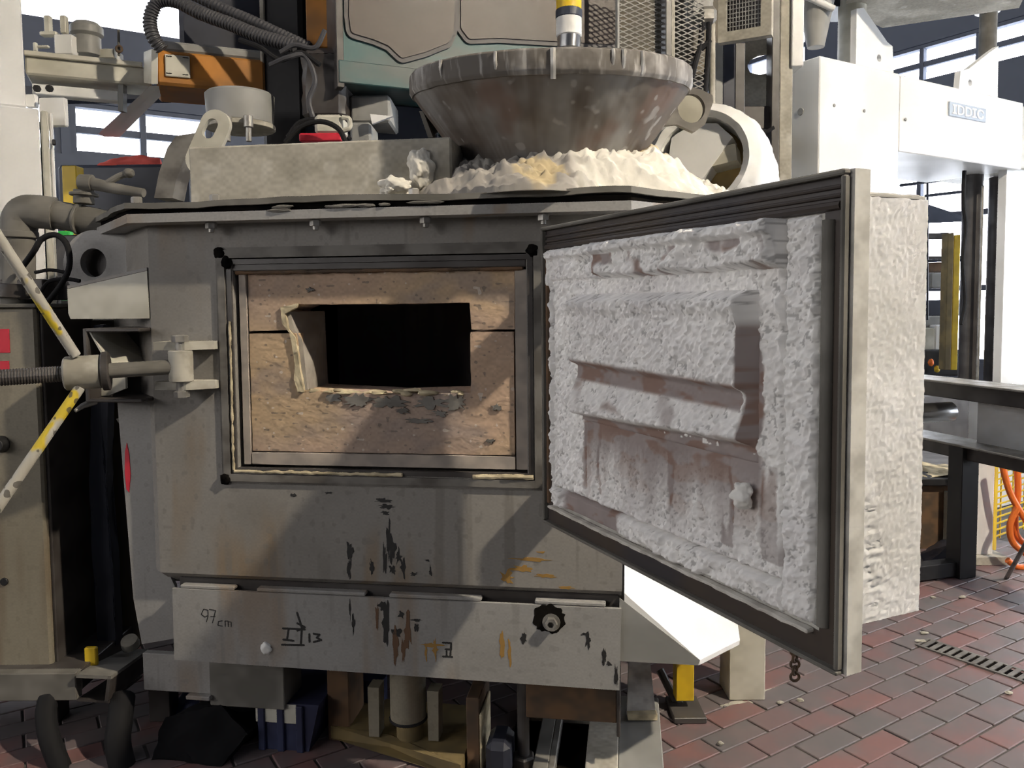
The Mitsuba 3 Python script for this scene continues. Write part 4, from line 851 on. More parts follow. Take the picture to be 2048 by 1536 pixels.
va = thing('ball_valve', 'dusty ball valve with a lever above the pipe at the left furnace corner', 'valve')
part(va, 'body', cyl(at(168, 408, 3.0), at(168, 380, 3.0), 0.036, 20), 'm_dust', smooth=30)
part(va, 'packing', cyl(at(168, 392, 3.0), at(168, 386, 3.0), 0.05, 20), 'm_dust', smooth=30)
part(va, 'bonnet', cyl(at(160, 365, 2.98), at(186, 366, 2.98), 0.030, 18), 'm_dust', smooth=30)
part(va, 'lever', tube([at(180, 366, 2.98), at(230, 377, 2.97), at(288, 386, 2.96)], lambda t: 0.024 - 0.008 * t, 14, False), 'm_dust', smooth=30)
part(va, 'handle', tube([at(215, 366, 2.97), at(240, 352, 2.97), at(262, 346, 2.97)], 0.012, 10), 'm_dust', smooth=30)
part(va, 'knob', blob(at(258, 346, 2.97), (0.02, 0.02, 0.018), 2, 0.1, 2), 'm_dust', smooth=40)
lh = thing('hose_loop', 'black rubber hose loop in front of the green panel', 'hose')
part(lh, 'hose', tube([at(*p) for p in ((44, 535, 2.9), (66, 505, 2.8), (84, 478, 2.8), (112, 470, 2.8), (134, 490, 2.8), (139, 530, 2.8), (125, 565, 2.8), (95, 605, 2.8), (78, 625, 2.8))], 0.010, 10), 'm_rubber', smooth=40)
part(lh, 'hose', tube([at(*p) for p in ((70, 545, 2.85), (100, 540, 2.85), (132, 545, 2.85))], 0.006, 8), 'm_rubber', smooth=40)
part(lh, 'hose', tube([at(*p) for p in ((75, 600, 2.85), (95, 565, 2.85), (130, 558, 2.85), (160, 562, 2.85))], 0.007, 8), 'm_rubber', smooth=40)
# control cabinet
cc = thing('control_cabinet', 'beige-grey control cabinet with red stickers at the left edge', 'cabinet')
K = at(104, 1345, 2.78); Zt = at(78, 614, 2.78)[2]
part(cc, 'housing', bx(K[0] - 0.75, K[0], K[1], K[1] + 0.36, K[2], Zt, 0.008), 'm_cabinet')
part(cc, 'side_shade_sheet', bx(K[0], K[0] + 0.012, K[1] + 0.02, K[1] + 0.36, K[2], Zt - 0.01), 'm_darksteel')  # dark sheet added for the shade on this cabinet side
part(cc, 'lid', bx(K[0] - 0.76, K[0] + 0.01, K[1] - 0.012, K[1] + 0.38, Zt - 0.002, Zt + 0.012), 'm_dust')
for a_, b_, c_ in ((658, 706, 18), (722, 768, 18)):
    P, Q = at(-40, b_, K[1] - 0.001), at(c_, a_, K[1] - 0.001); part(cc, 'sticker', bx(P[0], Q[0], K[1] - 0.0025, K[1], P[2], Q[2], 0.0005), 'm_red', label='red sticker')
kb = at(4, 888, K[1]); part(cc, 'knob', cyl(kb, kb + np.array([0, -0.035, 0]), 0.03, 24, 0.024), 'm_black', smooth=30)
kb = at(9, 1163, K[1]); part(cc, 'plug', cyl(kb + np.array([0, 0.002, 0]), kb + np.array([0, -0.006, 0]), 0.014, 20), 'm_black', smooth=30)
st = thing('base_frame', 'steel channel base frame under the control cabinet', 'frame')
zt, zb_ = at(100, 1347, 2.70)[2], at(100, 1402, 2.70)[2]
part(st, 'channel', bx(-2.3, at(152, 1380, 2.70)[0], 2.70, 2.74, zb_, zt), 'm_dust')
part(st, 'channel_web', bx(-2.3, at(152, 1380, 2.70)[0], 2.74, 3.2, zb_ + 0.02, zt - 0.004), 'm_darksteel')
tp = [(152, 1349, 2.68), (222, 1352, 2.68), (298, 1298, 3.05), (235, 1298, 3.05)]
part(st, 'arm_top', sweep([at(*p) for p in tp], (0, 0, -0.012)), 'm_dust')
part(st, 'arm_side', sweep([at(222, 1352, 2.68), at(298, 1298, 3.05), at(288, 1345, 3.05), at(216, 1402, 2.68)], (-0.012, 0, 0)), 'm_darksteel')
part(st, 'arm_bottom', sweep([at(154, 1398, 2.70), at(218, 1402, 2.70), at(285, 1350, 3.05), at(235, 1345, 3.05)], (0, 0, -0.008)), 'm_darksteel')
for x in (-1.75, -1.33): part(st, 'leg', bx(x - 0.04, x + 0.04, 2.9, 2.98, 0.0, zb_ + 0.03), 'm_darksteel')
single('yellow_tag', pb(168, 1296, 192, 1334, 2.80, 0.02), 'm_yellow', 'small yellow tag standing on the base frame beside the control cabinet', 'tag')
single('round_cap', lathe([(0, 0), (0.034, 0), (0.03, 0.03), (0, 0.034)], 24, at(262, 1290, 3.0), (0, -0.5, 0.85)), 'm_slab', 'round pale cap on the end of the base frame arm', 'cap', smooth=30)
for i, (pts, r_, l) in enumerate([([(98, 1395, 2.72), (92, 1430, 2.68), (100, 1480, 2.64), (125, 1545, 2.62), (160, 1640, 2.60)], 0.034, 'thick black hose hanging below the channel base frame'),
                                  ([(245, 1395, 2.75), (240, 1440, 2.68), (236, 1490, 2.64), (252, 1560, 2.62), (270, 1640, 2.60)], 0.042, 'thick black hose below the arm of the base frame')]):
    single('drain_hose', tube([at(*p) for p in pts], r_, 16), 'm_rubber', l, 'hose', smooth=40)
du = thing('hanging_tarp', 'dark blue folded tarpaulin hanging behind the swing bolt', 'tarp')
tw = [(188, 650), (186, 800), (178, 960), (183, 1100), (196, 1290), (232, 1290), (226, 1130), (212, 1000), (216, 800), (206, 650)]
part(du, 'fold', rough(dense(sweep([at(a, b, 2.98) for a, b in tw], (0, 0.05, 0)), 0.05), 0.008, 8, 2), 'm_navy', smooth=40)
single('gap_closing_panel', pb(60, 600, 330, 1330, 3.75, 0.05), 'm_greybox', 'grey panel added deep in the gap between control cabinet and furnace to keep it dark', 'panel')  # added panel that shuts the back of the gap so it stays dark
single('gap_dark_box', pb(176, 640, 262, 1300, 3.12, 0.25), 'm_brownhousing', 'tall brown box added behind the hanging tarp to darken the gap', 'duct')  # brown box added for the darkness of the gap
sh = thing('pipe_spout', 'small grey spout and fitting under the latch box', 'fitting')
part(sh, 'spout', tube([at(150, 822, 2.62), at(165, 812, 2.64), at(190, 802, 2.68)], lambda t: 0.006 + 0.007 * t, 10, False), 'm_steel', smooth=30)
part(sh, 'fitting', rough(hull([at(*p) for p in ((232, 838, 2.72), (262, 826, 2.72), (262, 848, 2.72), (240, 850, 2.72), (262, 826, 2.85), (262, 848, 2.85))]), 0.001, 9), 'm_dust')

# ------------------------------------------------------------------ under the furnace
fb = thing('support_frame', 'rusty steel support frame under the furnace', 'frame')
part(fb, 'beam', bx(-0.075, 0.222, 0.10, 0.22, 0.185, 0.36), 'm_rust', F)
part(fb, 'end_plate', bx(0.222, 0.234, 0.06, 0.26, 0.16, 0.37), 'm_darksteel', F)
part(fb, 'beam', bx(-1.19, -0.915, 0.10, 0.25, 0.155, 0.36), 'm_dust', F)
part(fb, 'bracket', bx(-1.44, -1.185, 0.10, 0.13, 0.195, 0.33), 'm_plate', F)
part(fb, 'bracket', bx(-1.27, -1.18, 0.08, 0.13, 0.180, 0.195), 'm_plate', F)
part(fb, 'cross_beam', bx(-1.2, 0.2, 0.45, 0.62, 0.36, 0.66), 'm_darksteel', F)
part(fb, 'cross_beam', bx(-1.25, 0.23, 0.08, 0.7, 0.36, 0.60), 'm_darksteel', F)
part(fb, 'light_stop_plate', bx(-1.85, 0.75, 1.25, 1.27, 0.0, 0.66), 'm_dust', F)  # plate added to stop window light from reaching under the furnace
part(fb, 'upright', bx(-0.272, -0.228, 0.08, 0.28, 0.0, 0.25), 'm_rust', F)
part(fb, 'upright', bx(-0.226, -0.218, 0.07, 0.24, 0.0, 0.20), 'm_residue', F)
part(fb, 'upright', bx(-0.80, -0.72, 0.20, 0.36, 0.0, 0.40), 'm_rust', F)
part(fb, 'upright', bx(-0.30, -0.22, 0.80, 0.9, 0.0, 0.5), 'm_darksteel', F); part(fb, 'upright', bx(0.12, 0.2, 0.80, 0.9, 0.0, 0.66), 'm_darksteel', F); part(fb, 'upright', bx(-1.3, -1.2, 0.80, 0.9, 0.0, 0.66), 'm_darksteel', F)
part(fb, 'base_plate', sweep([(-0.79, 0.20, 0.055), (-0.56, 0.16, 0.060), (-0.28, 0.02, 0.055), (-0.28, 0.40, 0.055), (-0.79, 0.42, 0.055)], (0, 0, -0.045)), 'm_ochre', F)
hc = thing('lifting_cylinder', 'short grey lifting cylinder standing on an ochre base plate under the furnace', 'cylinder')
part(hc, 'barrel', cyl((-0.495, 0.17, 0.125), (-0.495, 0.17, 0.36), 0.062, 28), 'm_cabinet', F, 30)
part(hc, 'foot', cyl((-0.49, 0.17, 0.05), (-0.49, 0.17, 0.125), 0.046, 24), 'm_ochre', F, 30)
part(hc, 'ring', cyl((-0.495, 0.17, 0.117), (-0.495, 0.17, 0.127), 0.066, 28), 'm_black', F, 30)
for s in (-0.61, -0.40):
    part(hc, 'guide_plate', prism([(s - 0.018, 0.06), (s + 0.018, 0.06), (s + 0.02, 0.235), (s - 0.02, 0.235)], 0.14, 0.20), 'm_cabinet', F)
for nm, px, Y, r_, m_, l in (('stand_rod', 1046, 2.58, 0.020, 'm_darksteel', 'dark vertical rod with a nut under the lower plate'), ):
    a_ = at(px, 1375, Y); t_ = single(nm, cat(cyl((a_[0], a_[1], 0.03), (a_[0], a_[1], 0.40), r_), bolt((a_[0], a_[1], 0.0), 0.04, 0.05)), m_, l, 'rod', smooth=30)
cs = thing('pallet_frame', 'flat grey steel floor frame below the right end of the furnace', 'frame')
for x0_, x1_, y0_, y1_, m_ in ((-0.05, 0.0, 0.0, 0.55, 'm_dust'), (0.0, 0.022, 0.0, 0.55, 'm_steel'), (0.12, 0.225, 0.0, 0.55, 'm_slab'), (-0.1, 0.225, 0.42, 0.56, 'm_slab')):
    part(cs, 'bar', bx(x0_, x1_, y0_, y1_, 0.0, 0.045), m_, F)
part(cs, 'pit_shade', bx(0.022, 0.12, 0.10, 0.42, 0.0005, 0.003, 0), 'm_soot', F)  # flat black sheet on the floor, painted shade between the bars
part(cs, 'pit_shade', bx(-0.15, -0.05, 0.05, 0.42, 0.0005, 0.003, 0), 'm_soot', F)  # same painted shade beside the left bar
single('floor_plate', bx(0.226, 0.375, -0.1, 0.62, 0.001, 0.02), 'm_greybox', 'dark grey floor plate lying beside the grey steel floor frame', 'plate', F)
ct = thing('blue_crate', 'dark blue plastic crate with slanted ribs in the gloom under the furnace', 'crate')
part(ct, 'body', hull([F.p(*p) for p in ((-1.02, 0.12, 0.0), (-0.84, 0.12, 0.0), (-0.80, 0.12, 0.17), (-1.03, 0.12, 0.17), (-1.02, 0.5, 0.0), (-0.84, 0.5, 0.0), (-0.80, 0.5, 0.17), (-1.03, 0.5, 0.17))]), 'm_blue')
for k in range(3): part(ct, 'rib', bx(-1.02 + k * 0.07, -0.995 + k * 0.07, 0.108, 0.122, 0.0, 0.165), 'm_blue', F)
part(ct, 'paper', bx(-1.03, -0.88, 0.115, 0.119, 0.10, 0.168), 'm_cream', F)
sk = single('black_sack', rough(dense(hull([F.p(*p) for p in ((-1.36, 0.0, 0.0), (-1.10, 0.0, 0.0), (-1.02, 0.05, 0.09), (-1.15, 0.10, 0.16), (-1.24, 0.16, 0.12), (-1.36, 0.1, 0.10), (-1.05, 0.35, 0.02), (-1.3, 0.35, 0.02))]), 0.03), 0.030, 9, 8), 'm_sack', 'crumpled black sack on the floor beside the blue crate', 'sack', smooth=40)
single('blue_rag', rough(dense(hull([F.p(*p) for p in ((-1.50, 0.30, 0.0), (-1.34, 0.26, 0.0), (-1.36, 0.32, 0.06), (-1.44, 0.36, 0.07), (-1.5, 0.42, 0.0))]), 0.02), 0.012, 16, 8), 'm_blue', 'bluish rag on the floor left of the black sack', 'rag', smooth=40)
single('dark_bin', bx(-0.20, -0.12, 0.02, 0.16, 0.0, 0.13, 0.02), 'm_navy', 'small dark glossy bin beside the rusty upright under the furnace', 'bin', F)
single('grey_tank', cyl((-0.72 + 0.02, 0.42, 0.0), (-0.70, 0.42, 0.14), 0.05), 'm_blue', 'small violet-grey canister behind the rusty upright', 'canister', F, 30)

# ------------------------------------------------------------------ right of the furnace: posts below the door
tr_ = thing('white_channel', 'dusty white steel channel standing on end beside the furnace corner', 'channel')
part(tr_, 'web', sweep([at(1258, 1320, 3.0), at(1300, 1320, 3.0), at(1312, 1432, 2.86), at(1254, 1432, 2.86)], (0, 0.015, 0.004)), 'm_dustwhite')
part(tr_, 'lip', sweep([at(1254, 1432, 2.86), at(1312, 1432, 2.86), at(1312, 1420, 2.86), at(1254, 1422, 2.86)], (0, -0.03, 0)), 'm_residue')
yp = thing('yellow_stake', 'yellow square stake on a dark foot plate beside the white channel', 'post')
Yq = at(1385, 1450, 2.84); part(yp, 'stake', bx(at(1352, 1428, 2.92)[0], at(1388, 1428, 2.92)[0], 2.92, 2.98, 0.05, 0.50), 'm_yellow')
part(yp, 'foot', bx(at(1345, 1440, 2.88)[0], at(1410, 1440, 2.88)[0], 2.85, 3.02, 0.0, 0.022), 'm_darksteel')
part(yp, 'brace', tube([at(1320, 1340, 3.05), at(1350, 1400, 2.98), at(1400, 1440, 2.95)], 0.016, 8, False), 'm_darksteel')
pl = thing('concrete_post', 'cream-grey concrete post with flaking paint under the door edge', 'post')
part(pl, 'post', rough(dense(bx(at(1458, 1400, 3.02)[0], at(1530, 1400, 3.02)[0], 3.02, 3.16, 0.0, 0.62), 0.05), 0.003, 22, 2), 'm_cream', smooth=30)
part(pl, 'ledge', rough(dense(hull([at(1440, 1412, 2.98), at(1590, 1396, 3.05), at(1560, 1370, 3.15), at(1450, 1400, 3.1), at(1440, 1420, 2.98), at(1595, 1402, 3.05)]), 0.04), 0.006, 20, 3), 'm_slab', smooth=30)
lc = thing('rusty_chain', 'short rusty chain hanging from the lower edge of the furnace door', 'chain')
for k in range(6):
    a_ = DOOR.p(0.985, 0.016, 0.891 - k * 0.0125)
    part(lc, 'link', trimesh.creation.torus(0.008, 0.0028, 14, 6, transform=trimesh.transformations.translation_matrix(a_) @ trimesh.transformations.rotation_matrix(math.pi / 2, [1, 0.0 if k % 2 else 1, 0])), 'm_rust', smooth=40)
rng = np.random.default_rng(11)
chips = ['pale chip on the red tiles beyond the door box', 'pale chip on the tiles near the roller stand leg', 'pale chip at the near end of the drain grate', 'grey chip on the dark tiles near the yellow stake', 'pale chip beside the far side of the drain grate, at the right edge', 'small pale chip touching the end of the drain grate', 'pale chip at the tip of the concrete ledge', 'second pale chip at the tip of the concrete ledge, nearer the chain']
for i, (px, py) in enumerate([(1866, 1197), (1925, 1196), (1848, 1268), (1440, 1490), (2018, 1388), (1842, 1284), (1560, 1408), (1600, 1403)]):
    P = fl_P = EYE + ray(px, py) * ((0.0 - 1.55) / ray(px, py)[2])
    single('debris_chip', blob((P[0], P[1], 0.006), (rng.uniform(0.012, 0.026), 0.011, 0.007), 50 + i, 0.5, 1), 'm_slab', chips[i], 'debris', group='debris chips on the tiles')

# ------------------------------------------------------------------ white press and the window side on the right
wp = thing('white_press', 'large white four-column press with a name plate on its crosshead', 'press')
Kp = at(1640, 111, 4.7); PF = Frame(Kp[0], Kp[1], 31.0)
def pr(px, py): return PF.on(px, py, 0.0)
def pq(px, py, y): return PF.on(px, py, y)
L1, L2 = pr(1800, 200)[0], pr(2047, 250)[0]
zt = Kp[2]; zbm = pr(1800, 303)[1]
lf = 0.72
part(wp, 'side_frame', bx(0, L1 - 0.004, 0, lf, 0.0, zt, 0.006), 'm_white', PF)
part(wp, 'crosshead', bx(L1 + 0.004, L2, 0.004, lf, zbm, zt - 0.004, 0.006), 'm_white', PF)
part(wp, 'end_cap', bx(L2 + 0.003, L2 + 0.45, 0.02, lf, zbm + 0.02, zt - 0.02, 0.006), 'm_cream', PF)
nm = thing('name_plate', 'pale blue name plate lettered IDDIC on the white press crosshead', 'sign')
a_, b_ = pr(1898, 203), pr(1970, 245)
zc = (pr(1898, 203)[1] + pr(1898, 231)[1]) / 2; hh = abs(pr(1898, 203)[1] - pr(1898, 231)[1])
part(nm, 'plate', bx(a_[0], b_[0], -0.006, 0.0038, zc - hh / 2, zc + hh / 2, 0.001), 'm_navy2', PF)
tx = meshkit.text_mesh('IDDIC', hh * 0.66, 0.003, True); w_ = tx.bounds[1][0] - tx.bounds[0][0]; v = np.array(tx.vertices)
s_ = (b_[0] - a_[0]) * 0.86 / w_
part(nm, 'lettering', trimesh.Trimesh(np.stack([a_[0] + (b_[0] - a_[0]) * 0.07 + (v[:, 0] - tx.bounds[0][0]) * s_, -0.006 - v[:, 2], zc - hh * 0.33 + v[:, 1]], 1), np.array(tx.faces)[:, ::-1], process=False), 'm_white', PF)
for px, py in ((1668, 211), (1728, 222), (1811, 239)):
    q = pr(px, py); part(wp, 'screw', cyl((q[0], 0.002, q[1]), (q[0], -0.006, q[1]), 0.010, 12), 'm_greybox', PF)
q = PF.loc(at(1629, 226, 4.85)); part(wp, 'plug', cyl((-0.004, 0.13, q[2]), (0.002, 0.13, q[2]), 0.022, 16), 'm_greybox', PF)
for i, (pc, pcol, hol) in enumerate((((1703, 10, 130), [(1728, 12), (1742, 10), (1790, 80), (1800, 88), (1803, 160), (1726, 150)], (1773, 112)), ((1975, 15, 180), [(2012, 88), (1995, 100), (1952, 134), (1936, 138), (1930, 200), (2010, 205)], (1955, 162)))):
    xc = pq(pc[0], 100, 0.30)[0]
    part(wp, 'column', cyl((xc, 0.30, zt), (xc, 0.30, zt + 1.2), 0.085 if i == 0 else 0.06, 28), 'm_cream' if i == 0 else 'm_dust', PF, 30)
    gpz = sg.Polygon([pr(*p) for p in pcol]).difference(sg.Point(*pr(*hol)).buffer(0.022))
    part(wp, 'gusset', prism(gpz, 0.05, 0.09), 'm_white', PF)
zp = at(1975, 16, 5.35)[2]
def flz(px, py, z): return EYE + ray(px, py) * ((z - EYE[2]) / ray(px, py)[2])
part(wp, 'platen', sweep([flz(2038, 16, zp), flz(1990, 2, zp), flz(1765, 56, zp), flz(1690, 20, zp), flz(1700, -60, zp), flz(1960, -110, zp), flz(2060, -30, zp)], (0, 0, 0.3)), 'm_slab')
part(wp, 'column_cap', cyl((pq(1975, 20, 0.3)[0], 0.30, pq(1975, 26, 0.3)[1]), (pq(1975, 20, 0.3)[0], 0.30, pq(1975, 6, 0.3)[1]), 0.085, 28), 'm_white', PF, 30)
for i, (a_, b_) in enumerate(((1926, 1968), (1976, 2022))):
    xa, xb = pq(a_, 330, 0.32)[0], pq(b_, 330, 0.32)[0]
    part(wp, 'guide_column', cyl(((xa + xb) / 2, 0.32, 0.9), ((xa + xb) / 2, 0.32, zbm + 0.01), 0.070, 24), 'm_darksteel', PF, 30)
    part(wp, 'guide_rod', cyl((xa + 0.05, 0.20, 0.9), (xa + 0.05, 0.20, zbm - 0.1), 0.010, 12), 'm_steel', PF, 30)
part(wp, 'hydraulic_hose', tube([PF.p(pr(*p)[0], 0.15, pr(*p)[1]) for p in ((1972, 335), (1970, 400), (1974, 450), (1968, 520), (1972, 600), (1964, 650))], 0.014, 8), 'm_rubber', smooth=40)
part(wp, 'bed', bx(L1 + 0.1, L2 + 0.3, 0.05, 0.9, 0.55, 0.9), 'm_darksteel', PF)
part(wp, 'side_column', bx(pr(2031, 340)[0], pr(2031, 340)[0] + 0.4, 0.06, 0.12, 0.0, zbm + 0.02), 'm_white', PF)
ca = single('wall_cable', tube([at(*p) for p in ((1550, 370, 4.55), (1575, 340, 4.55), (1570, 308, 4.55), (1552, 300, 4.6))], 0.008, 8), 'm_rubber', 'black cable loop at the foot of the white press side', 'cable', smooth=40)
# machine parts between hood and press
gc = thing('guard_column', 'narrow white machine column with a dark edge between the mesh door and the press', 'column')
part(gc, 'dark_edge', pb(1543, -80, 1559, 420, 4.5, 0.1), 'm_darksteel')
part(gc, 'web', pb(1559, -80, 1585, 420, 4.52, 0.1), 'm_slab')  # grey for the column side turned from the light, set by colour
part(gc, 'lit_face', pb(1584, -80, 1608, 132, 4.50, 0.2), 'm_white')  # white for the lit side of the column, set by colour
md = thing('mesh_door', 'small cream framed door with a dark mesh window at the top', 'door')
MF0 = at(1450, 60, 4.2); MF = Frame(MF0[0], MF0[1], -28)
def mp(px, py): return MF.on(px, py, 0.0)
xA, xB, xC, xD = mp(1436, 60)[0], mp(1452, 60)[0], mp(1521, 50)[0], mp(1543, 40)[0]
zA, zB = mp(1450, 84)[1], mp(1450, 64)[1]
part(md, 'frame', prism(ring_poly(xA, xD, zA, zA + 1.2, xB, xC, zB, zA + 1.1), 0, 0.05), 'm_slab', MF)
part(md, 'backing', bx(xB, xC, 0.035, 0.045, zB, zA + 1.1), 'm_darksteel', MF)
part(md, 'mesh', cat(*[bx(x, x + 0.003, 0.01, 0.014, zB, zA + 0.6, 0) for x in np.linspace(xB, xC, 12)], *[bx(xB, xC, 0.01, 0.014, z, z + 0.003, 0) for z in np.arange(zB, zA + 0.6, 0.022)]), 'm_greybox', MF)
ex = thing('expanded_mesh', 'grey expanded-metal guard panel right of the hood', 'mesh panel')
XF0 = at(1235, 60, 3.9); XF = Frame(XF0[0], XF0[1], 12)
def xp(px, py): return XF.on(px, py, 0.0)
w0, w1 = xp(1234, 60)[0], xp(1412, 60)[0]; h0, h1 = xp(1300, 215)[1], xp(1300, -60)[1]
st_ = []
dx, dz = 0.060, 0.0125
for r_ in range(int((h1 - h0) / dz)):
    zz = h0 + r_ * dz; n_ = int((w1 - w0) / (dx / 2))
    for c_ in range(n_):
        a0 = w0 + c_ * dx / 2; k = (c_ + r_) % 2
        p_, q_ = (a0, zz + (0 if k else dz)), (a0 + dx / 2, zz + (dz if k else 0))
        d_ = np.array([-(q_[1] - p_[1]), q_[0] - p_[0]]); d_ = d_ / np.linalg.norm(d_) * 0.0026
        st_.append(sweep([(p_[0] - d_[0], 0, p_[1] - d_[1]), (q_[0] - d_[0], 0, q_[1] - d_[1]), (q_[0] + d_[0], 0, q_[1] + d_[1]), (p_[0] + d_[0], 0, p_[1] + d_[1])], (0, 0.004, 0)))
part(ex, 'mesh', cat(*st_), 'm_meshgrey', XF)
part(ex, 'post', bx(xp(1322, 60)[0], xp(1334, 60)[0], -0.06, 0.0, h0 - 0.3, h1 + 0.3), 'm_darksteel', XF); part(ex, 'post', bx(xp(1334, 60)[0], xp(1342, 60)[0], -0.05, 0.0, h0 - 0.3, h1 + 0.3), 'm_slab', XF)
part(ex, 'border', bx(xp(1233, 60)[0], xp(1238, 60)[0], -0.01, 0.02, h0 - 0.3, h1 + 0.3), 'm_greybox', XF)
single('machine_housing', pb(1238, -80, 1440, 160, 4.6, 0.3), 'm_brownhousing', 'ochre-brown machine housing behind the expanded mesh', 'machine')
fc = thing('valve_manifold', 'dark valve manifold with hanging cables between the mesh panel and the small door', 'valve')
part(fc, 'block', rough(dense(pb(1378, -60, 1428, 45, 4.05, 0.12, 0.02), 0.04), 0.010, 14, 2), 'm_greybox', smooth=40)
part(fc, 'block', rough(dense(pb(1400, 10, 1436, 45, 4.0, 0.1, 0.02), 0.04), 0.008, 14, 4), 'm_steel', smooth=40)
for pts in ([(1405, 45, 4.0), (1400, 90, 4.0), (1390, 130, 3.95), (1384, 155, 3.95)], [(1418, 45, 4.0), (1416, 110, 4.0), (1410, 180, 4.0), (1412, 230, 4.0)], [(1380, 110, 4.0), (1400, 100, 4.0), (1420, 80, 4.0)]):
    part(fc, 'cable', tube([at(*p) for p in pts], 0.013, 8), 'm_rubber', smooth=40)
part(fc, 'tube', cyl(at(1424, 40, 4.05), at(1424, 240, 4.05), 0.016), 'm_slab', smooth=30)
mu = thing('machine_column', 'dark machine columns with beige plates behind the white burner drum', 'machine')
for a_, b_, m_ in ((1430, 1446, 'm_greybox'), (1446, 1470, 'm_navy'), (1470, 1490, 'm_darksteel')): part(mu, 'column', pb(a_, 85, b_, 300, 4.35, 0.1), m_)
RF0 = at(1490, 200, 4.7)
hole_c = at(1517, 128, 4.7)
pz = sg.Polygon([(p[0], p[2]) for p in (at(1478, 88, 4.7), at(1548, 70, 4.7), at(1548, 212, 4.7), at(1478, 224, 4.7))]).difference(sg.Polygon([(p[0], p[2]) for p in [at(a, b, 4.7) for a, b in ((1494, 132), (1502, 118), (1520, 108), (1547, 104), (1547, 130), (1540, 146), (1520, 150), (1500, 145))]]))
part(mu, 'plate', prism(pz, 4.7, 4.74), 'm_slab')
part(mu, 'shelf', pb(1466, 212, 1548, 258, 4.55, 0.3), 'm_darksteel')
part(mu, 'pipe', tube([at(*p) for p in ((1490, 245, 4.4), (1510, 262, 4.4), (1530, 264, 4.4), (1548, 255, 4.4))], 0.010, 8), 'm_rubber', smooth=40)
part(mu, 'back_plate', pb(1495, 262, 1550, 296, 4.9, 0.05), 'm_white')
hp_ = thing('cone_hopper', 'grey cone hopper hanging behind the white column at the top', 'hopper')
cq = at(1632, 60, 5.0); part(hp_, 'cone', lathe([(0, 0), (0.05, 0), (0.13, 0.40), (0.13, 0.62), (0, 0.62)], 32, (cq[0], cq[1], at(1632, 95, 5.0)[2]), (0, 0, 1)), 'm_greybox', smooth=40)
part(hp_, 'arm', cyl(at(1606, -10, 4.9), at(1668, 18, 4.9), 0.02), 'm_white', smooth=30)
single('dark_beam', pb(1610, -80, 1800, 12, 5.3, 0.3), 'm_navy', 'dark roof-side beam above the press columns', 'beam')
# roller stand
ts = thing('roller_stand', 'black steel roller stand with bright rollers to the right of the door', 'stand')
S0 = at(1948, 1156, 4.37); SFr = Frame(S0[0], S0[1], 16)
zt_, z2, z3, z4 = 1.20, 1.02, 0.72, 0.60
def sq(px, py, b=0.0): return SFr.on(px, py, b)
za = at(1930, 757, 4.37)[2]
for z_hi, z_lo, m_ in ((at(1930, 770, 4.3)[2], at(1930, 805, 4.3)[2], 'm_darksteel'), (at(1930, 893, 4.3)[2], at(1930, 925, 4.3)[2], 'm_darksteel')):
    part(ts, 'rail', bx(-0.07, 0.03, -1.1, 0.5, z_lo, z_hi, 0.006), m_, SFr)
    part(ts, 'rail_top', bx(-0.17, 0.05, -1.1, 0.5, z_hi, z_hi + 0.012, 0.003), 'm_steel', SFr)
part(ts, 'leg', bx(-0.10, 0.015, 0.0, 0.10, 0.0, at(1930, 893, 4.3)[2]), 'm_black', SFr)
part(ts, 'leg', bx(-0.80, -0.69, 0.0, 0.10, 0.0, at(1930, 893, 4.3)[2]), 'm_black', SFr)
part(ts, 'end_plate', bx(-0.01, 0.02, -0.7, 0.0, at(1930, 893, 4.3)[2], at(1930, 805, 4.3)[2]), 'm_stucco', SFr)
for k in range(4): part(ts, 'roller', cyl(SFr.p(-0.6, 0.15 + 0.32 * k, za - 0.20), SFr.p(-0.04, 0.15 + 0.32 * k, za - 0.20), 0.055, 20), 'm_chrome', smooth=30)
part(ts, 'floor_beam', bx(-0.75, -0.05, 0.02, 0.10, 0.01, 0.09), 'm_black', SFr)
wl = thing('fence_post', 'dirty white square post on a base plate behind the roller stand leg', 'post')
W0 = at(1967, 1140, 4.62)
part(wl, 'post', bx(W0[0] - 0.055, W0[0] + 0.05, W0[1], W0[1] + 0.1, 0.05, 1.0), 'm_white'); part(wl, 'base_plate', bx(W0[0] - 0.08, W0[0] + 0.11, W0[1] - 0.05, W0[1] + 0.15, 0.0, 0.05), 'm_slab')
yf = thing('yellow_fence', 'yellow wire-mesh fence panel beside the white fence post', 'fence')
Yf = at(1988, 1125, 4.75); YF = Frame(Yf[0], Yf[1], 35)
part(yf, 'post', bx(-0.02, 0.025, 0, 0.04, 0.03, 0.95), 'm_yellow', YF)
for k in range(22): part(yf, 'wire', bx(0.02, 0.55, 0.015, 0.022, 0.10 + k * 0.039, 0.109 + k * 0.039, 0), 'm_yellow', YF)
for k in range(3): part(yf, 'upright_wire', bx(0.12 + 0.16 * k, 0.128 + 0.16 * k, 0.022, 0.029, 0.08, 0.95, 0), 'm_yellow', YF)
oh = thing('orange_hose', 'coiled orange hoses hanging in front of the yellow fence', 'hose')
for pts in ([(2003, 925, 4.5), (2020, 985, 4.48), (2045, 1030, 4.45), (2080, 1080, 4.4)], [(2033, 915, 4.5), (2036, 980, 4.5), (2030, 1040, 4.5), (2036, 1075, 4.5), (2070, 1100, 4.5)], [(2035, 1015, 4.45), (2020, 1050, 4.45), (2026, 1085, 4.45), (2055, 1110, 4.45)], [(2015, 1120, 4.5), (2035, 1133, 4.5), (2070, 1136, 4.5)]):
    part(oh, 'hose', tube([at(*p) for p in pts], 0.018, 10), 'm_hose', smooth=40)
bb_ = thing('scrap_box', 'dark scrap box heaped with yellowish swarf behind the door box', 'box')
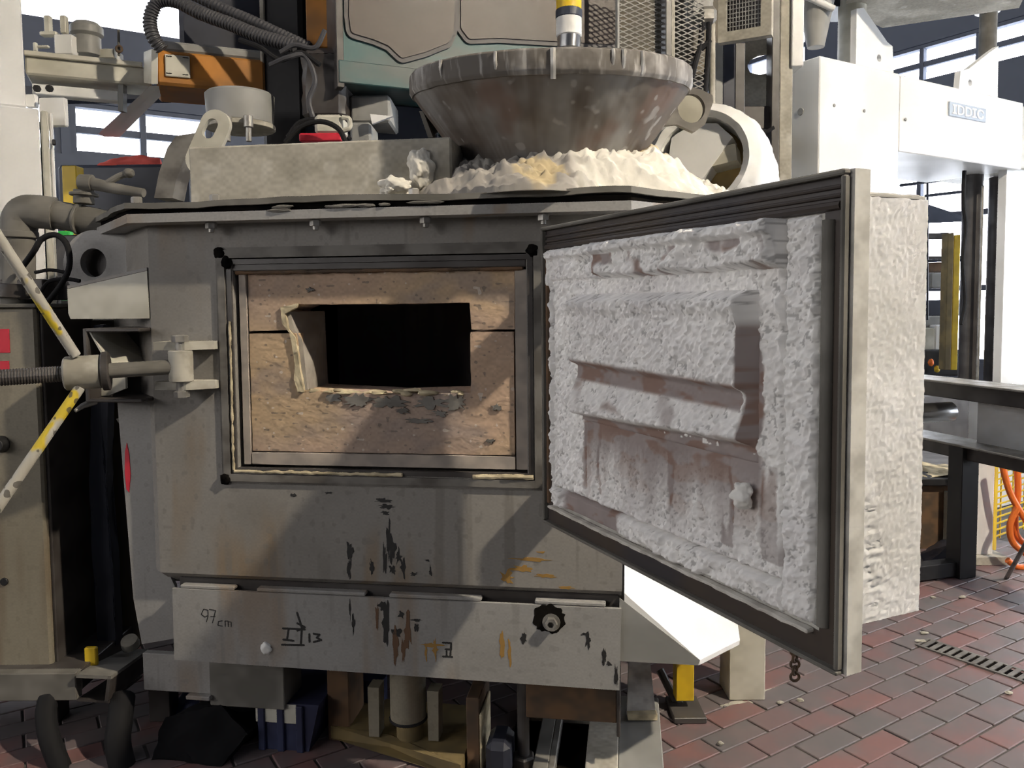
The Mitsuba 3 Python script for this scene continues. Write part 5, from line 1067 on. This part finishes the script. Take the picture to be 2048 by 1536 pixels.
part(bb_, 'box', pb(1820, 968, 1925, 1100, 4.9, 0.7), 'm_rust'); part(bb_, 'rim', pb(1815, 958, 1925, 972, 4.85, 0.8), 'm_black')
part(bb_, 'swarf', rough(dense(hull([at(*p) for p in ((1815, 962, 4.9), (1925, 945, 4.9), (1830, 925, 5.3), (1915, 930, 5.3), (1815, 962, 5.5), (1925, 958, 5.5))]), 0.06), 0.02, 20, 3), 'm_residue', smooth=40, kind='stuff')
part(bb_, 'leg', pb(1895, 985, 1915, 1090, 4.84, 0.05), 'm_slab')
single('blue_tarp', rough(dense(hull([at(*p) for p in ((1840, 1110, 4.75), (1912, 1080, 4.6), (1912, 1122, 4.55), (1850, 1130, 4.6), (1850, 1080, 5.2), (1912, 1070, 5.2))]), 0.05), 0.02, 9, 3), 'm_navy', 'dark blue tarp bundled on the floor under the roller stand', 'tarp', smooth=40)
# in front of the windows
sc = thing('sash_bars', 'dark thin guide wires and cross bars between door box and press columns', 'wires')
for a_, b_, Y in (((1855, 325), (1855, 640), 7.0), ((1925, 310), (1925, 640), 7.0)):
    P, Q = at(*a_, Y), at(*b_, Y); part(sc, 'wire', cyl(P, Q, 0.009, 8), 'm_navy')
for (a_, b_) in (((1800, 371), (1930, 355)), ((1850, 392), (1930, 383)), ((1835, 400 + 122), (1930, 520))):
    part(sc, 'bar', cyl(at(*a_, 7.0), at(*b_, 7.0), 0.012, 8), 'm_navy')
cn = thing('canopy', 'dark tapering sheet canopy left of the press columns', 'canopy')
part(cn, 'sheet', sweep([at(1836, 402, 6.8), at(1932, 434, 6.2), at(1928, 442, 6.2), at(1836, 446, 6.8)], (0.0, 0.05, 0)), 'm_wall')
yc = thing('yellow_column', 'yellow ribbed column in front of the bright window', 'column')
part(yc, 'column', pb(1893, 466, 1905, 740, 6.6, 0.1), 'm_ochre'); part(yc, 'column', pb(1905, 470, 1918, 740, 6.62, 0.05), 'm_yellow')
mr = thing('machine_row', 'row of grey and dark machines in front of the bright windows', 'machine')
for a_, b_, c_, d_, Y, m_ in ((1836, 466, 1900, 478, 7.5, 'm_darksteel'), (1836, 512, 1930, 520, 7.4, 'm_darksteel'), (1836, 525, 1890, 545, 7.5, 'm_rust'), (1836, 550, 1860, 575, 7.4, 'm_navy'), (1862, 545, 1915, 576, 7.3, 'm_greybox'), (1842, 600, 1930, 632, 7.2, 'm_navy'), (1838, 632, 1890, 660, 7.1, 'm_greybox'), (1838, 656, 1870, 720, 7.0, 'm_cream'), (1870, 650, 1893, 730, 7.0, 'm_white'), (1835, 700, 1925, 752, 6.9, 'm_black')):
    part(mr, 'block', pb(a_, b_, c_, d_, Y, 0.15, 0.01), m_)
for k, (px, py, m_) in enumerate(((1862, 725, 'm_hose'), (1874, 738, 'm_yellow'), (1908, 724, 'm_yellow'), (1904, 708, 'm_slab'))):
    part(mr, 'light', blob(at(px, py, 6.85), (0.025, 0.02, 0.03), k, 0.2, 2), m_)
